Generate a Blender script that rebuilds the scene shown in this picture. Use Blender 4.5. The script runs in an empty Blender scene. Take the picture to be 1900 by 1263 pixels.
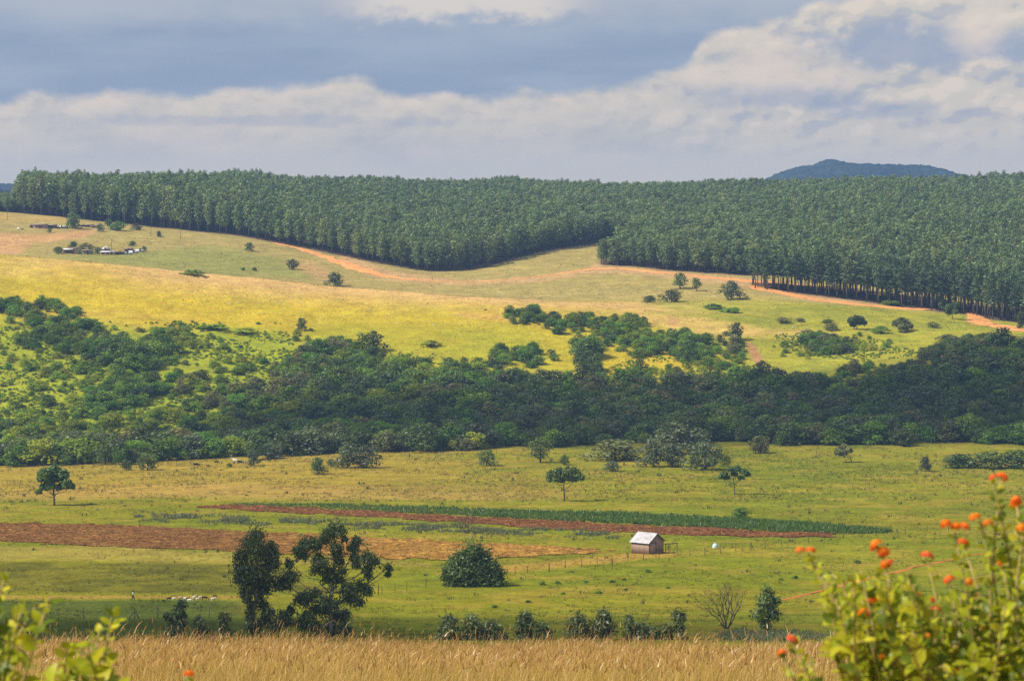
import bpy, math, random
import numpy as np
from mathutils import Vector, Matrix
random.seed(7)
RNG = np.random.default_rng(11)
SC = bpy.context.scene
COL = SC.collection
R = math.radians

# ------------------------------------------------------------------ camera, sky, sun, exposure
FPX = 5278.0      # focal length in pixels of the 1900 px wide photograph
HOR = 370.0       # row of the horizon
CX = 950.0
cam_d = bpy.data.cameras.new('camera')
cam = bpy.data.objects.new('camera', cam_d); COL.objects.link(cam)
cam_d.sensor_width = 36.0
cam_d.lens = FPX * 36.0 / 1900.0
cam_d.shift_y = -(631.5 - HOR) / 1900.0
cam_d.clip_start = 0.1
cam_d.clip_end = 40000
cam.location = (0, 0, 0); cam.rotation_euler = (R(90), 0, 0)
cam_d.dof.use_dof = True
cam_d.dof.focus_distance = 750
cam_d.dof.aperture_fstop = 13
SC.camera = cam

SUN_EL, SUN_AZ = 47.0, -103.0           # degrees; azimuth from +Y towards +X
to_sun = Vector((math.sin(R(SUN_AZ)) * math.cos(R(SUN_EL)), math.cos(R(SUN_AZ)) * math.cos(R(SUN_EL)), math.sin(R(SUN_EL))))
sun_d = bpy.data.lights.new('sun', 'SUN'); sun_d.energy = 4.9; sun_d.angle = R(0.53); sun_d.color = (1.0, 0.93, 0.80)
sun = bpy.data.objects.new('sun', sun_d); COL.objects.link(sun)
sun.rotation_euler = (-to_sun).to_track_quat('-Z', 'Y').to_euler()
SC.view_settings.view_transform = 'Standard'; SC.view_settings.look = 'None'
SC.view_settings.exposure = 0.40; SC.view_settings.gamma = 1.0
SC.view_settings.use_curve_mapping = False
cy = SC.cycles
cy.max_bounces = 6; cy.diffuse_bounces = 2; cy.glossy_bounces = 2; cy.transmission_bounces = 4
cy.transparent_max_bounces = 12; cy.volume_bounces = 1; cy.caustics_reflective = False; cy.caustics_refractive = False
cy.use_adaptive_sampling = False
cy.use_denoising = False

class NT:
    """short-hand for building node trees"""
    def __init__(s, tree): s.t = tree; s.n = tree.nodes; s.l = tree.links
    def node(s, typ, **kw):
        n = s.n.new(typ)
        for k, v in kw.items():
            if k == 'ins':
                for i, x in v.items(): s.put(n.inputs[i], x)
            else: setattr(n, k, v)
        return n
    def put(s, sock, x):
        if isinstance(x, bpy.types.NodeSocket): s.l.new(x, sock)
        else: sock.default_value = x
    def math(s, op, a, b=0.0, c=None, clamp=False):
        n = s.node('ShaderNodeMath', operation=op); n.use_clamp = clamp
        s.put(n.inputs[0], a); s.put(n.inputs[1], b)
        if c is not None: s.put(n.inputs[2], c)
        return n.outputs[0]
    def mix(s, f, a, b, blend='MIX'):
        n = s.node('ShaderNodeMix', data_type='RGBA', blend_type=blend); n.clamp_factor = True
        s.put(n.inputs[0], f)
        for i, x in ((6, a), (7, b)):
            if isinstance(x, tuple) and len(x) == 3: x = x + (1,)
            s.put(n.inputs[i], x)
        return n.outputs[2]
    def noise(s, vec, scale, detail=4, rough=0.55, dist=0.0, dim='3D'):
        n = s.node('ShaderNodeTexNoise'); n.noise_dimensions = dim
        if vec is not None: s.put(n.inputs['Vector'], vec)
        n.inputs['Scale'].default_value = scale; n.inputs['Detail'].default_value = detail
        n.inputs['Roughness'].default_value = rough; n.inputs['Distortion'].default_value = dist
        return n.outputs[0]
    def step(s, x, lo, hi, a=0.0, b=1.0, smooth=True):
        n = s.node('ShaderNodeMapRange'); n.interpolation_type = 'SMOOTHSTEP' if smooth else 'LINEAR'
        s.put(n.inputs[0], x); s.put(n.inputs[1], lo); s.put(n.inputs[2], hi); s.put(n.inputs[3], a); s.put(n.inputs[4], b)
        return n.outputs[0]
    def comb(s, x, y, z=0.0):
        n = s.node('ShaderNodeCombineXYZ'); s.put(n.inputs[0], x); s.put(n.inputs[1], y); s.put(n.inputs[2], z); return n.outputs[0]

def srgb(r, g, b):
    f = lambda c: ((c / 255) / 12.92 if c / 255 <= 0.04045 else ((c / 255 + 0.055) / 1.055) ** 2.4)
    return (f(r), f(g), f(b))

def build_world():
    w = bpy.data.worlds.new('World'); SC.world = w; w.use_nodes = True
    t = NT(w.node_tree); t.n.clear()
    out = t.node('ShaderNodeOutputWorld')
    sky = t.node('ShaderNodeTexSky', sky_type='NISHITA'); sky.sun_disc = False
    sky.sun_elevation = R(SUN_EL); sky.sun_rotation = R(SUN_AZ); sky.air_density = 1.0; sky.dust_density = 1.5
    bg1 = t.node('ShaderNodeBackground'); t.put(bg1.inputs[0], sky.outputs[0]); bg1.inputs[1].default_value = 0.10
    tc = t.node('ShaderNodeTexCoord')
    sep = t.node('ShaderNodeSeparateXYZ'); t.put(sep.inputs[0], tc.outputs['Generated'])
    # bearing and height of the sky direction in hundredths of a degree-like units
    az = t.math('MULTIPLY', t.math('ARCTAN2', sep.outputs[0], sep.outputs[1]), 52.78)     # 1 unit = 1.08 deg
    el = t.math('MULTIPLY', t.math('ARCSINE', sep.outputs[2]), 52.78)
    v = t.comb(az, t.math('MULTIPLY', el, 1.7), 0.0)
    big = t.noise(v, 0.55, 5, 0.55)
    vm = t.comb(az, t.math('MULTIPLY', el, 1.5), 3.7)
    mid = t.noise(vm, 1.05, 7, 0.52)
    mid2 = t.noise(t.comb(t.math('ADD', az, -0.10), t.math('MULTIPLY_ADD', el, 1.5, 0.16), 3.7), 1.05, 3, 0.45)
    midl = t.noise(vm, 1.05, 3, 0.45)
    emb = t.math('SUBTRACT', midl, mid2)          # >0 where the cloud thins toward the sun: lit side
    puf = t.noise(t.comb(az, t.math('MULTIPLY', el, 1.5), 9.1), 2.6, 5, 0.5)
    streak = t.noise(t.comb(t.math('MULTIPLY', az, 0.40), t.math('MULTIPLY', el, 1.9), 5.0), 0.8, 3, 0.45)
    # top line of the lower bank of cloud as a function of bearing
    fc = t.node('ShaderNodeFloatCurve'); c = fc.mapping.curves[0]
    def e(py): return (HOR - py) / 100.0
    pts = [(-9.5, 185), (-8, 172), (-6.5, 172), (-4.5, 165), (-3.6, 150), (-2.8, 148), (-2.2, 172), (-0.2, 172), (1.2, 165), (2.6, 148), (3.2, 122), (3.7, 68), (4.6, 45), (5.4, 20), (6.6, -10), (9.5, -40)]
    while len(c.points) < len(pts): c.points.new(0.5, 0.5)
    for p, (u, py) in zip(c.points, pts): p.location = ((u + 10) / 20, e(py) / 5.0)
    fc.mapping.update()
    t.put(fc.inputs['Value'], t.math('MULTIPLY_ADD', az, 0.05, 0.5))
    top = t.math('MULTIPLY', fc.outputs[0], 5.0)
    h = t.math('SUBTRACT', top, el)                                    # >0 inside the lower bank
    hw = t.math('ADD', h, t.math('MULTIPLY', t.math('SUBTRACT', mid, 0.5), 0.75))
    inside = t.step(hw, -0.10, 0.20)
    # colours
    blue = srgb(138, 155, 182); grey = srgb(208, 199, 188); cream = srgb(230, 213, 198); slate = srgb(176, 178, 182)
    upper = t.mix(t.step(streak, 0.35, 0.7), blue, srgb(154, 168, 190))
    veil = t.math('MULTIPLY', t.step(t.math('ADD', el, t.math('MULTIPLY', mid, 0.9)), 3.3, 4.2), 0.7)
    upper = t.mix(veil, upper, srgb(180, 184, 194))
    g1 = t.math('MULTIPLY', t.step(t.math('ABSOLUTE', t.math('ADD', az, 0.9)), 2.9, 1.2), t.step(t.math('ADD', el, t.math('MULTIPLY', puf, 0.9)), 3.65, 4.05))
    upper = t.mix(t.math('MULTIPLY', g1, 0.85), upper, srgb(222, 211, 201))
    lower = t.mix(t.math('MULTIPLY', t.step(streak, 0.42, 0.72), 0.6), grey, slate)
    right = t.step(az, 1.5, 4.5); up = t.step(el, 0.35, 1.6)
    relief = t.math('MULTIPLY', up, t.math('MULTIPLY_ADD', right, 0.55, 0.45))
    shade = t.math('MULTIPLY', t.step(emb, -0.01, -0.10), relief)
    lower = t.mix(t.math('MULTIPLY', shade, 0.6), lower, srgb(154, 163, 182))
    glow = t.math('MULTIPLY', t.step(emb, 0.02, 0.11), relief)
    lower = t.mix(t.math('MULTIPLY', glow, 0.70), lower, cream)
    rim = t.math('MULTIPLY', t.step(hw, 0.6, 0.05), t.step(puf, 0.42, 0.66))
    lower = t.mix(t.math('MULTIPLY', rim, 0.7), lower, cream)
    mixn = t.math('ADD', t.math('MULTIPLY', mid, 0.6), t.math('MULTIPLY', puf, 0.4))
    def blob(u0, py0, ru, rv, lo, hi):
        du = t.math('DIVIDE', t.math('SUBTRACT', az, u0), ru); dv = t.math('DIVIDE', t.math('SUBTRACT', el, e(py0)), rv)
        d = t.math('SQRT', t.math('ADD', t.math('MULTIPLY', du, du), t.math('MULTIPLY', dv, dv)))
        return t.step(t.math('ADD', d, t.math('MULTIPLY', t.math('SUBTRACT', mixn, 0.5), 3.4)), hi, lo)
    for (u0, py0, ru, rv, k) in ((7.0, 88, 1.35, 0.42, 0.8), (9.3, 90, 0.6, 0.36, 0.8), (4.8, 180, 1.4, 0.22, 0.5), (6.8, 205, 1.4, 0.14, 0.4), (-5.0, 225, 3.0, 0.10, 0.35)):
        lower = t.mix(t.math('MULTIPLY', blob(u0, py0, ru, rv, 0.6, 1.5), k), lower, srgb(146, 159, 186))
    for (u0, py0, ru, rv, k) in ((4.6, 122, 0.6, 0.45, 0.75), (3.5, 140, 0.4, 0.24, 0.7), (8.6, 60, 0.5, 0.4, 0.6), (6.0, 140, 0.45, 0.25, 0.5), (-6.0, 265, 1.2, 0.35, 0.4), (-1.7, 285, 0.4, 0.2, 0.4), (-7.6, 188, 0.7, 0.2, 0.5)):
        lower = t.mix(t.math('MULTIPLY', blob(u0, py0, ru, rv, 0.3, 1.5), k), lower, srgb(228, 210, 196))
    lower = t.mix(t.step(el, 1.1, 0.5, 0.0, 0.75), lower, srgb(212, 202, 186))
    band = t.mix(inside, upper, lower)
    # overhead: broken cloud with blue between
    over = t.mix(t.step(t.noise(tc.outputs['Generated'], 3.0, 5, 0.55), 0.42, 0.6), srgb(130, 150, 185), srgb(212, 207, 202))
    cl = t.mix(t.step(el, 4.2, 7.0), band, over)
    bg2 = t.node('ShaderNodeBackground'); t.put(bg2.inputs[0], cl); bg2.inputs[1].default_value = 0.80
    ms = t.node('ShaderNodeMixShader'); ms.inputs[0].default_value = 0.90
    t.l.new(bg1.outputs[0], ms.inputs[1]); t.l.new(bg2.outputs[0], ms.inputs[2]); t.l.new(ms.outputs[0], out.inputs[0])
build_world()

# ------------------------------------------------------------------ helpers
def hash2(ix, iy, seed):
    h = (ix.astype(np.int64) * 374761393 + iy.astype(np.int64) * 668265263 + seed * 974711) & 0x7fffffff
    h = ((h ^ (h >> 13)) * 1274126177) & 0x7fffffff
    h = (h ^ (h >> 16)) & 0xffffff
    return h / float(0xffffff)
def vnoise(x, y, seed=0):
    x = np.asarray(x, float); y = np.asarray(y, float)
    ix = np.floor(x); iy = np.floor(y); fx = x - ix; fy = y - iy
    fx = fx * fx * (3 - 2 * fx); fy = fy * fy * (3 - 2 * fy)
    a = hash2(ix, iy, seed); b = hash2(ix + 1, iy, seed); c = hash2(ix, iy + 1, seed); d = hash2(ix + 1, iy + 1, seed)
    return (a * (1 - fx) + b * fx) * (1 - fy) + (c * (1 - fx) + d * fx) * fy
def fbm(x, y, seed=0, oct=4, gain=0.5):
    s = 0; a = 1; tot = 0
    for o in range(oct):
        s = s + a * vnoise(np.asarray(x) * 2 ** o + 17.3 * o, np.asarray(y) * 2 ** o - 9.1 * o, seed + o); tot += a; a *= gain
    return s / tot
def sstep(x, a, b):
    t = np.clip((np.asarray(x, float) - a) / (b - a), 0, 1); return t * t * (3 - 2 * t)

def make_mesh(name, V, F, smooth=False, colors=None):
    """V (n,3); F (m,k) or a list of such arrays"""
    me = bpy.data.meshes.new(name)
    V = np.asarray(V, np.float32)
    Fs = F if isinstance(F, list) else [F]
    Fs = [np.asarray(f, np.int32) for f in Fs if len(f)]
    nl = sum(f.size for f in Fs); nf = sum(len(f) for f in Fs)
    me.vertices.add(len(V)); me.vertices.foreach_set('co', V.ravel())
    me.loops.add(nl); me.polygons.add(nf)
    me.loops.foreach_set('vertex_index', np.concatenate([f.ravel() for f in Fs]))
    sz = np.concatenate([np.full(len(f), f.shape[1], np.int32) for f in Fs])
    st = np.concatenate([[0], np.cumsum(sz)[:-1]]).astype(np.int32)
    me.polygons.foreach_set('loop_start', st)
    try: me.polygons.foreach_set('loop_total', sz)
    except Exception: pass
    if smooth: me.polygons.foreach_set('use_smooth', np.ones(nf, bool))
    if colors is not None:
        at = me.color_attributes.new('tone', 'FLOAT_COLOR', 'POINT')
        C = np.ones((len(V), 4), np.float32); C[:, :3] = colors
        at.data.foreach_set('color', C.ravel())
    me.update(calc_edges=True); me.validate()
    return me
def link(name, me, mat=None, parent=None, label=None, cat=None, group=None, kind=None, loc=None, rot=None, scale=None):
    o = bpy.data.objects.new(name, me); COL.objects.link(o)
    if mat is not None and me is not None and not len(me.materials): me.materials.append(mat)
    if parent is not None: o.parent = parent
    if label: o['label'] = label
    if cat: o['category'] = cat
    if group: o['group'] = group
    if kind: o['kind'] = kind
    if loc is not None: o.location = loc
    if rot is not None: o.rotation_euler = rot
    if scale is not None: o.scale = scale
    return o
def thing(name, label, cat, loc=(0, 0, 0), rotz=0, group=None, scale=None):
    return link(name, None, None, None, label, cat, group, None, loc, (0, 0, rotz), scale)

class MB:
    """collects shapes into one mesh"""
    def __init__(s): s.V = []; s.Q = []; s.T = []; s.C = []; s.n = 0
    def add(s, V, Q=None, T=None, col=None):
        V = np.asarray(V, float)
        if Q is not None and len(Q): s.Q.append(np.asarray(Q) + s.n)
        if T is not None and len(T): s.T.append(np.asarray(T) + s.n)
        s.V.append(V); s.n += len(V)
        s.C.append(np.tile(col if col is not None else (1, 1, 1), (len(V), 1)) if col is None or np.ndim(col) == 1 else np.asarray(col))
    def box(s, c, size, rotz=0.0, taper=1.0):
        x, y, z = np.array(size) / 2
        v = np.array([[-x, -y, -z], [x, -y, -z], [x, y, -z], [-x, y, -z], [-x * taper, -y * taper, z], [x * taper, -y * taper, z], [x * taper, y * taper, z], [-x * taper, y * taper, z]])
        ca, sa = math.cos(rotz), math.sin(rotz)
        v = np.stack([v[:, 0] * ca - v[:, 1] * sa, v[:, 0] * sa + v[:, 1] * ca, v[:, 2]], 1) + np.array(c)
        s.add(v, [[0, 3, 2, 1], [4, 5, 6, 7], [0, 1, 5, 4], [1, 2, 6, 5], [2, 3, 7, 6], [3, 0, 4, 7]])
    def tube(s, P, rad, seg=6, cap=True):
        P = np.asarray(P, float); rad = np.broadcast_to(np.asarray(rad, float), (len(P),))
        rings = []
        for i in range(len(P)):
            d = P[min(i + 1, len(P) - 1)] - P[max(i - 1, 0)]; d = d / (np.linalg.norm(d) + 1e-9)
            a = np.array([0, 0, 1.0]) if abs(d[2]) < 0.9 else np.array([1.0, 0, 0])
            u = np.cross(d, a); u /= np.linalg.norm(u); w = np.cross(d, u)
            th = np.arange(seg) / seg * 2 * math.pi
            rings.append(P[i] + rad[i] * (np.cos(th)[:, None] * u + np.sin(th)[:, None] * w))
        V = np.concatenate(rings); Q = []
        for i in range(len(P) - 1):
            for k in range(seg):
                Q.append([i * seg + k, i * seg + (k + 1) % seg, (i + 1) * seg + (k + 1) % seg, (i + 1) * seg + k])
        T = []
        if cap:
            V = np.concatenate([V, P[:1], P[-1:]]); a = len(P) * seg
            for k in range(seg):
                T.append([a, (k + 1) % seg, k]); T.append([a + 1, (len(P) - 1) * seg + k, (len(P) - 1) * seg + (k + 1) % seg])
        s.add(V, Q, T)
    def mesh(s, name, smooth=False, color=False):
        F = []
        if s.Q: F.append(np.concatenate(s.Q))
        if s.T: F.append(np.concatenate(s.T))
        return make_mesh(name, np.concatenate(s.V), F, smooth, np.concatenate(s.C) if color else None)

def leaf_quads(C, N, size, aspect=1.6, rng=RNG, updir=None):
    """rhombic leaf clusters at centres C with normals N"""
    n = len(C); N = N / (np.linalg.norm(N, axis=1, keepdims=True) + 1e-9)
    t = rng.normal(size=(n, 3)) if updir is None else updir + 0.35 * rng.normal(size=(n, 3))
    t = t - (t * N).sum(1, keepdims=True) * N; t /= (np.linalg.norm(t, axis=1, keepdims=True) + 1e-9)
    b = np.cross(N, t); s = np.broadcast_to(size, (n,))[:, None]
    V = np.stack([C - t * s * aspect * 0.5, C + b * s * 0.5 - t * s * 0.1, C + t * s * aspect * 0.5, C - b * s * 0.5 - t * s * 0.1], 1).reshape(-1, 3)
    return V, np.arange(4 * n).reshape(n, 4)
def crown(name, clumps, per, leaf, seed=0, shell=0.55, rnd=0.55, aspect=1.6, droop=0.0, low=-0.5, soft=False):
    rng = np.random.default_rng(seed); Vs = []; n0 = 0; Fs = []
    for (cx, cy_, cz, rx, ry, rz) in clumps:
        k = max(8, int(per * (rx * ry * rz) ** (1 / 3.0) ** 1))
        d = rng.normal(size=(int(k * 1.5), 3)); d /= np.linalg.norm(d, axis=1, keepdims=True)
        d = d[d[:, 2] > low - rng.random(len(d)) * 0.4][:k]
        r = 1 - shell * rng.random(len(d)) ** 1.6
        r = r * (0.86 + 0.28 * rng.random(len(d)))
        if soft:
            r = np.minimum(np.abs(rng.normal(0.0, 0.62, len(d))) + 0.12, 1.5)
        C = np.array([cx, cy_, cz]) + d * r[:, None] * np.array([rx, ry, rz])
        if soft:
            C[:, 2] -= rz * 0.35 * (np.hypot(d[:, 0], d[:, 1]) * r) ** 2 * rng.random(len(d))
        N = d * np.array([1 / rx, 1 / ry, 1 / rz]); N /= np.linalg.norm(N, axis=1, keepdims=True)
        N = N + rnd * rng.normal(size=N.shape) + np.array([0, 0, 0.15])
        up = None
        if droop: up = np.tile(np.array([[0, 0, -droop]]), (len(C), 1)) + d * 0.5
        V, F = leaf_quads(C, N, leaf * (0.6 + 0.8 * rng.random(len(C))), aspect, rng, up)
        Vs.append(V); Fs.append(F + n0); n0 += len(V)
    return make_mesh(name, np.concatenate(Vs), np.concatenate(Fs))

# ------------------------------------------------------------------ materials
def foliage_mat(name, a, b, trans=0.3, var=0.35, nscale=0.35, gloss=0.018, hue=0.0):
    m = bpy.data.materials.new(name); m.use_nodes = True; t = NT(m.node_tree); t.n.clear()
    out = t.node('ShaderNodeOutputMaterial'); oi = t.node('ShaderNodeObjectInfo'); g = t.node('ShaderNodeNewGeometry')
    n = t.noise(g.outputs['Position'], nscale, 3, 0.6)
    c = t.mix(t.step(n, 0.33, 0.67), a, b)
    isl = g.outputs['Random Per Island']
    k = t.math('ADD', t.math('MULTIPLY', t.math('SUBTRACT', oi.outputs['Random'], 0.5), var * 1.8), t.math('MULTIPLY_ADD', isl, 0.34, 0.83))
    hs = t.node('ShaderNodeHueSaturation'); t.put(hs.inputs['Color'], c); t.put(hs.inputs['Value'], k)
    t.put(hs.inputs['Hue'], t.math('MULTIPLY_ADD', t.math('FRACT', t.math('MULTIPLY', oi.outputs['Random'], 7.13)), 0.045, 0.492))
    d = t.node('ShaderNodeBsdfDiffuse'); t.put(d.inputs[0], hs.outputs[0])
    tr = t.node('ShaderNodeBsdfTranslucent'); t.put(tr.inputs[0], t.mix(1.0, hs.outputs[0], (1.3, 1.25, 0.45, 1), 'MULTIPLY'))
    m1 = t.node('ShaderNodeMixShader'); m1.inputs[0].default_value = trans + 0.12; t.l.new(d.outputs[0], m1.inputs[1]); t.l.new(tr.outputs[0], m1.inputs[2])
    gl = t.node('ShaderNodeBsdfGlossy'); gl.inputs['Roughness'].default_value = 0.45; gl.inputs[0].default_value = (0.8, 0.85, 0.9, 1)
    m2 = t.node('ShaderNodeMixShader'); m2.inputs[0].default_value = gloss; t.l.new(m1.outputs[0], m2.inputs[1]); t.l.new(gl.outputs[0], m2.inputs[2])
    t.l.new(m2.outputs[0], out.inputs[0]); return m
def plain_mat(name, a, b=None, nscale=3.0, rough=0.85, metal=0.0, stretch=(1, 1, 1), bump=0.0, coord='Object', spec=0.3):
    m = bpy.data.materials.new(name); m.use_nodes = True; t = NT(m.node_tree)
    p = t.n['Principled BSDF']; tc = t.node('ShaderNodeTexCoord')
    mp = t.node('ShaderNodeMapping'); t.put(mp.inputs[0], tc.outputs[coord]); mp.inputs['Scale'].default_value = stretch
    n = t.noise(mp.outputs[0], nscale, 5, 0.6)
    b = b or tuple(x * 0.65 for x in a)
    t.put(p.inputs['Base Color'], t.mix(t.step(n, 0.3, 0.7), a, b))
    p.inputs['Roughness'].default_value = rough; p.inputs['Metallic'].default_value = metal; p.inputs['Specular IOR Level'].default_value = spec
    if bump:
        bn = t.node('ShaderNodeBump'); bn.inputs['Strength'].default_value = bump; t.put(bn.inputs['Height'], n); t.put(p.inputs['Normal'], bn.outputs[0])
    return m
def ground_mat(name, use_attr=True, col=(0.3, 0.15, 0.07), scales=((0.9, 0.35), (0.12, 0.3)), bump=0.6, bscale=0.5, bdist=0.6, speck=None):
    """matt earth or grass; grain at several sizes over the tone of the sward or soil"""
    m = bpy.data.materials.new(name); m.use_nodes = True; t = NT(m.node_tree); t.n.clear()
    out = t.node('ShaderNodeOutputMaterial'); g = t.node('ShaderNodeNewGeometry'); P = g.outputs['Position']
    if use_attr:
        a = t.node('ShaderNodeVertexColor'); a.layer_name = 'tone'; c = a.outputs[0]
    else:
        c = t.node('ShaderNodeRGB'); c.outputs[0].default_value = col + (1,); c = c.outputs[0]
    f = None
    for sc, amt in scales:
        n = t.noise(P, sc, 5, 0.65)
        x = t.step(n, 0.28, 0.72, 1 - amt, 1 + amt, False)
        f = x if f is None else t.math('MULTIPLY', f, x)
    hs = t.node('ShaderNodeHueSaturation'); t.put(hs.inputs['Color'], c); t.put(hs.inputs['Value'], f)
    t.put(hs.inputs['Hue'], t.step(t.noise(P, 0.35, 4, 0.6), 0.3, 0.7, 0.488, 0.512, False))
    col_s = hs.outputs[0]
    if speck:
        sn = t.noise(P, speck[1], 3, 0.7)
        col_s = t.mix(t.step(sn, speck[2], speck[2] + 0.06), col_s, speck[0])
    d = t.node('ShaderNodeBsdfDiffuse'); t.put(d.inputs[0], col_s)
    if bump:
        bn = t.node('ShaderNodeBump'); bn.inputs['Strength'].default_value = bump; bn.inputs['Distance'].default_value = bdist
        t.put(bn.inputs['Height'], t.noise(P, bscale, 5, 0.7)); t.put(d.inputs['Normal'], bn.outputs[0])
    t.l.new(d.outputs[0], out.inputs[0]); return m

M = {}
M['euc'] = foliage_mat('eucalyptus_foliage', (0.205, 0.25, 0.088), (0.14, 0.185, 0.076), 0.2, 0.35, 0.05)
M['pine'] = foliage_mat('pine_foliage', (0.118, 0.158, 0.058), (0.082, 0.118, 0.05), 0.15, 0.3, 0.08)
M['dark'] = foliage_mat('dark_foliage', (0.13, 0.172, 0.04), (0.084, 0.122, 0.036), 0.2, 0.4, 0.12)
M['mid'] = foliage_mat('green_foliage', (0.19, 0.27, 0.024), (0.125, 0.2, 0.024), 0.3, 0.4, 0.12)
M['greyg'] = foliage_mat('grey_green_foliage', (0.135, 0.16, 0.076), (0.092, 0.116, 0.06), 0.2, 0.35, 0.12)
M['olive'] = foliage_mat('brownish_foliage', (0.2, 0.185, 0.066), (0.14, 0.142, 0.056), 0.2, 0.3, 0.12)
M['yell'] = foliage_mat('yellow_green_foliage', (0.33, 0.37, 0.024), (0.235, 0.29, 0.022), 0.35, 0.35, 0.15)
M['sap'] = foliage_mat('sapling_foliage', (0.215, 0.235, 0.046), (0.135, 0.16, 0.038), 0.2, 0.35, 0.5, 0.06)
M['bark'] = plain_mat('bark', (0.13, 0.105, 0.08), (0.06, 0.05, 0.042), 2.0, stretch=(1, 1, 0.25))
M['palebark'] = plain_mat('pale_bark', (0.36, 0.31, 0.25), (0.16, 0.13, 0.10), 1.2, stretch=(1, 1, 0.25))
M['grassland'] = ground_mat('grassland', True, scales=((0.8, 0.30), (0.11, 0.22), (0.02, 0.12)), bump=0.8, bscale=0.75, bdist=0.7)
M['road'] = ground_mat('road_earth', False, srgb(208, 146, 88), ((0.5, 0.2), (0.08, 0.25)), 0.3, 0.6, 0.3)
M['track'] = ground_mat('track_earth', False, srgb(166, 106, 56), ((0.7, 0.25), (0.1, 0.2)), 0.4, 0.9, 0.3)
M['plough'] = ground_mat('ploughed_soil', True, scales=((1.0, 0.85), (0.35, 0.35)), bump=1.0, bscale=0.9, bdist=1.0, speck=((0.36, 0.19, 0.06, 1), 0.9, 0.58))
def hexmat(name, use='tone', trans=0.4, gloss=0.03):
    m = bpy.data.materials.new(name); m.use_nodes = True; t = NT(m.node_tree); t.n.clear()
    out = t.node('ShaderNodeOutputMaterial'); a = t.node('ShaderNodeVertexColor'); a.layer_name = 'tone'
    d = t.node('ShaderNodeBsdfDiffuse'); t.put(d.inputs[0], a.outputs[0]); tr = t.node('ShaderNodeBsdfTranslucent'); t.put(tr.inputs[0], a.outputs[0])
    m1 = t.node('ShaderNodeMixShader'); m1.inputs[0].default_value = trans; t.l.new(d.outputs[0], m1.inputs[1]); t.l.new(tr.outputs[0], m1.inputs[2])
    gl = t.node('ShaderNodeBsdfGlossy'); gl.inputs['Roughness'].default_value = 0.4
    m2 = t.node('ShaderNodeMixShader'); m2.inputs[0].default_value = gloss; t.l.new(m1.outputs[0], m2.inputs[1]); t.l.new(gl.outputs[0], m2.inputs[2])
    t.l.new(m2.outputs[0], out.inputs[0]); return m
M['blade'] = hexmat('grass_blades')
M['leafc'] = hexmat('lantana_leaf', trans=0.45, gloss=0.015)

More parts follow.
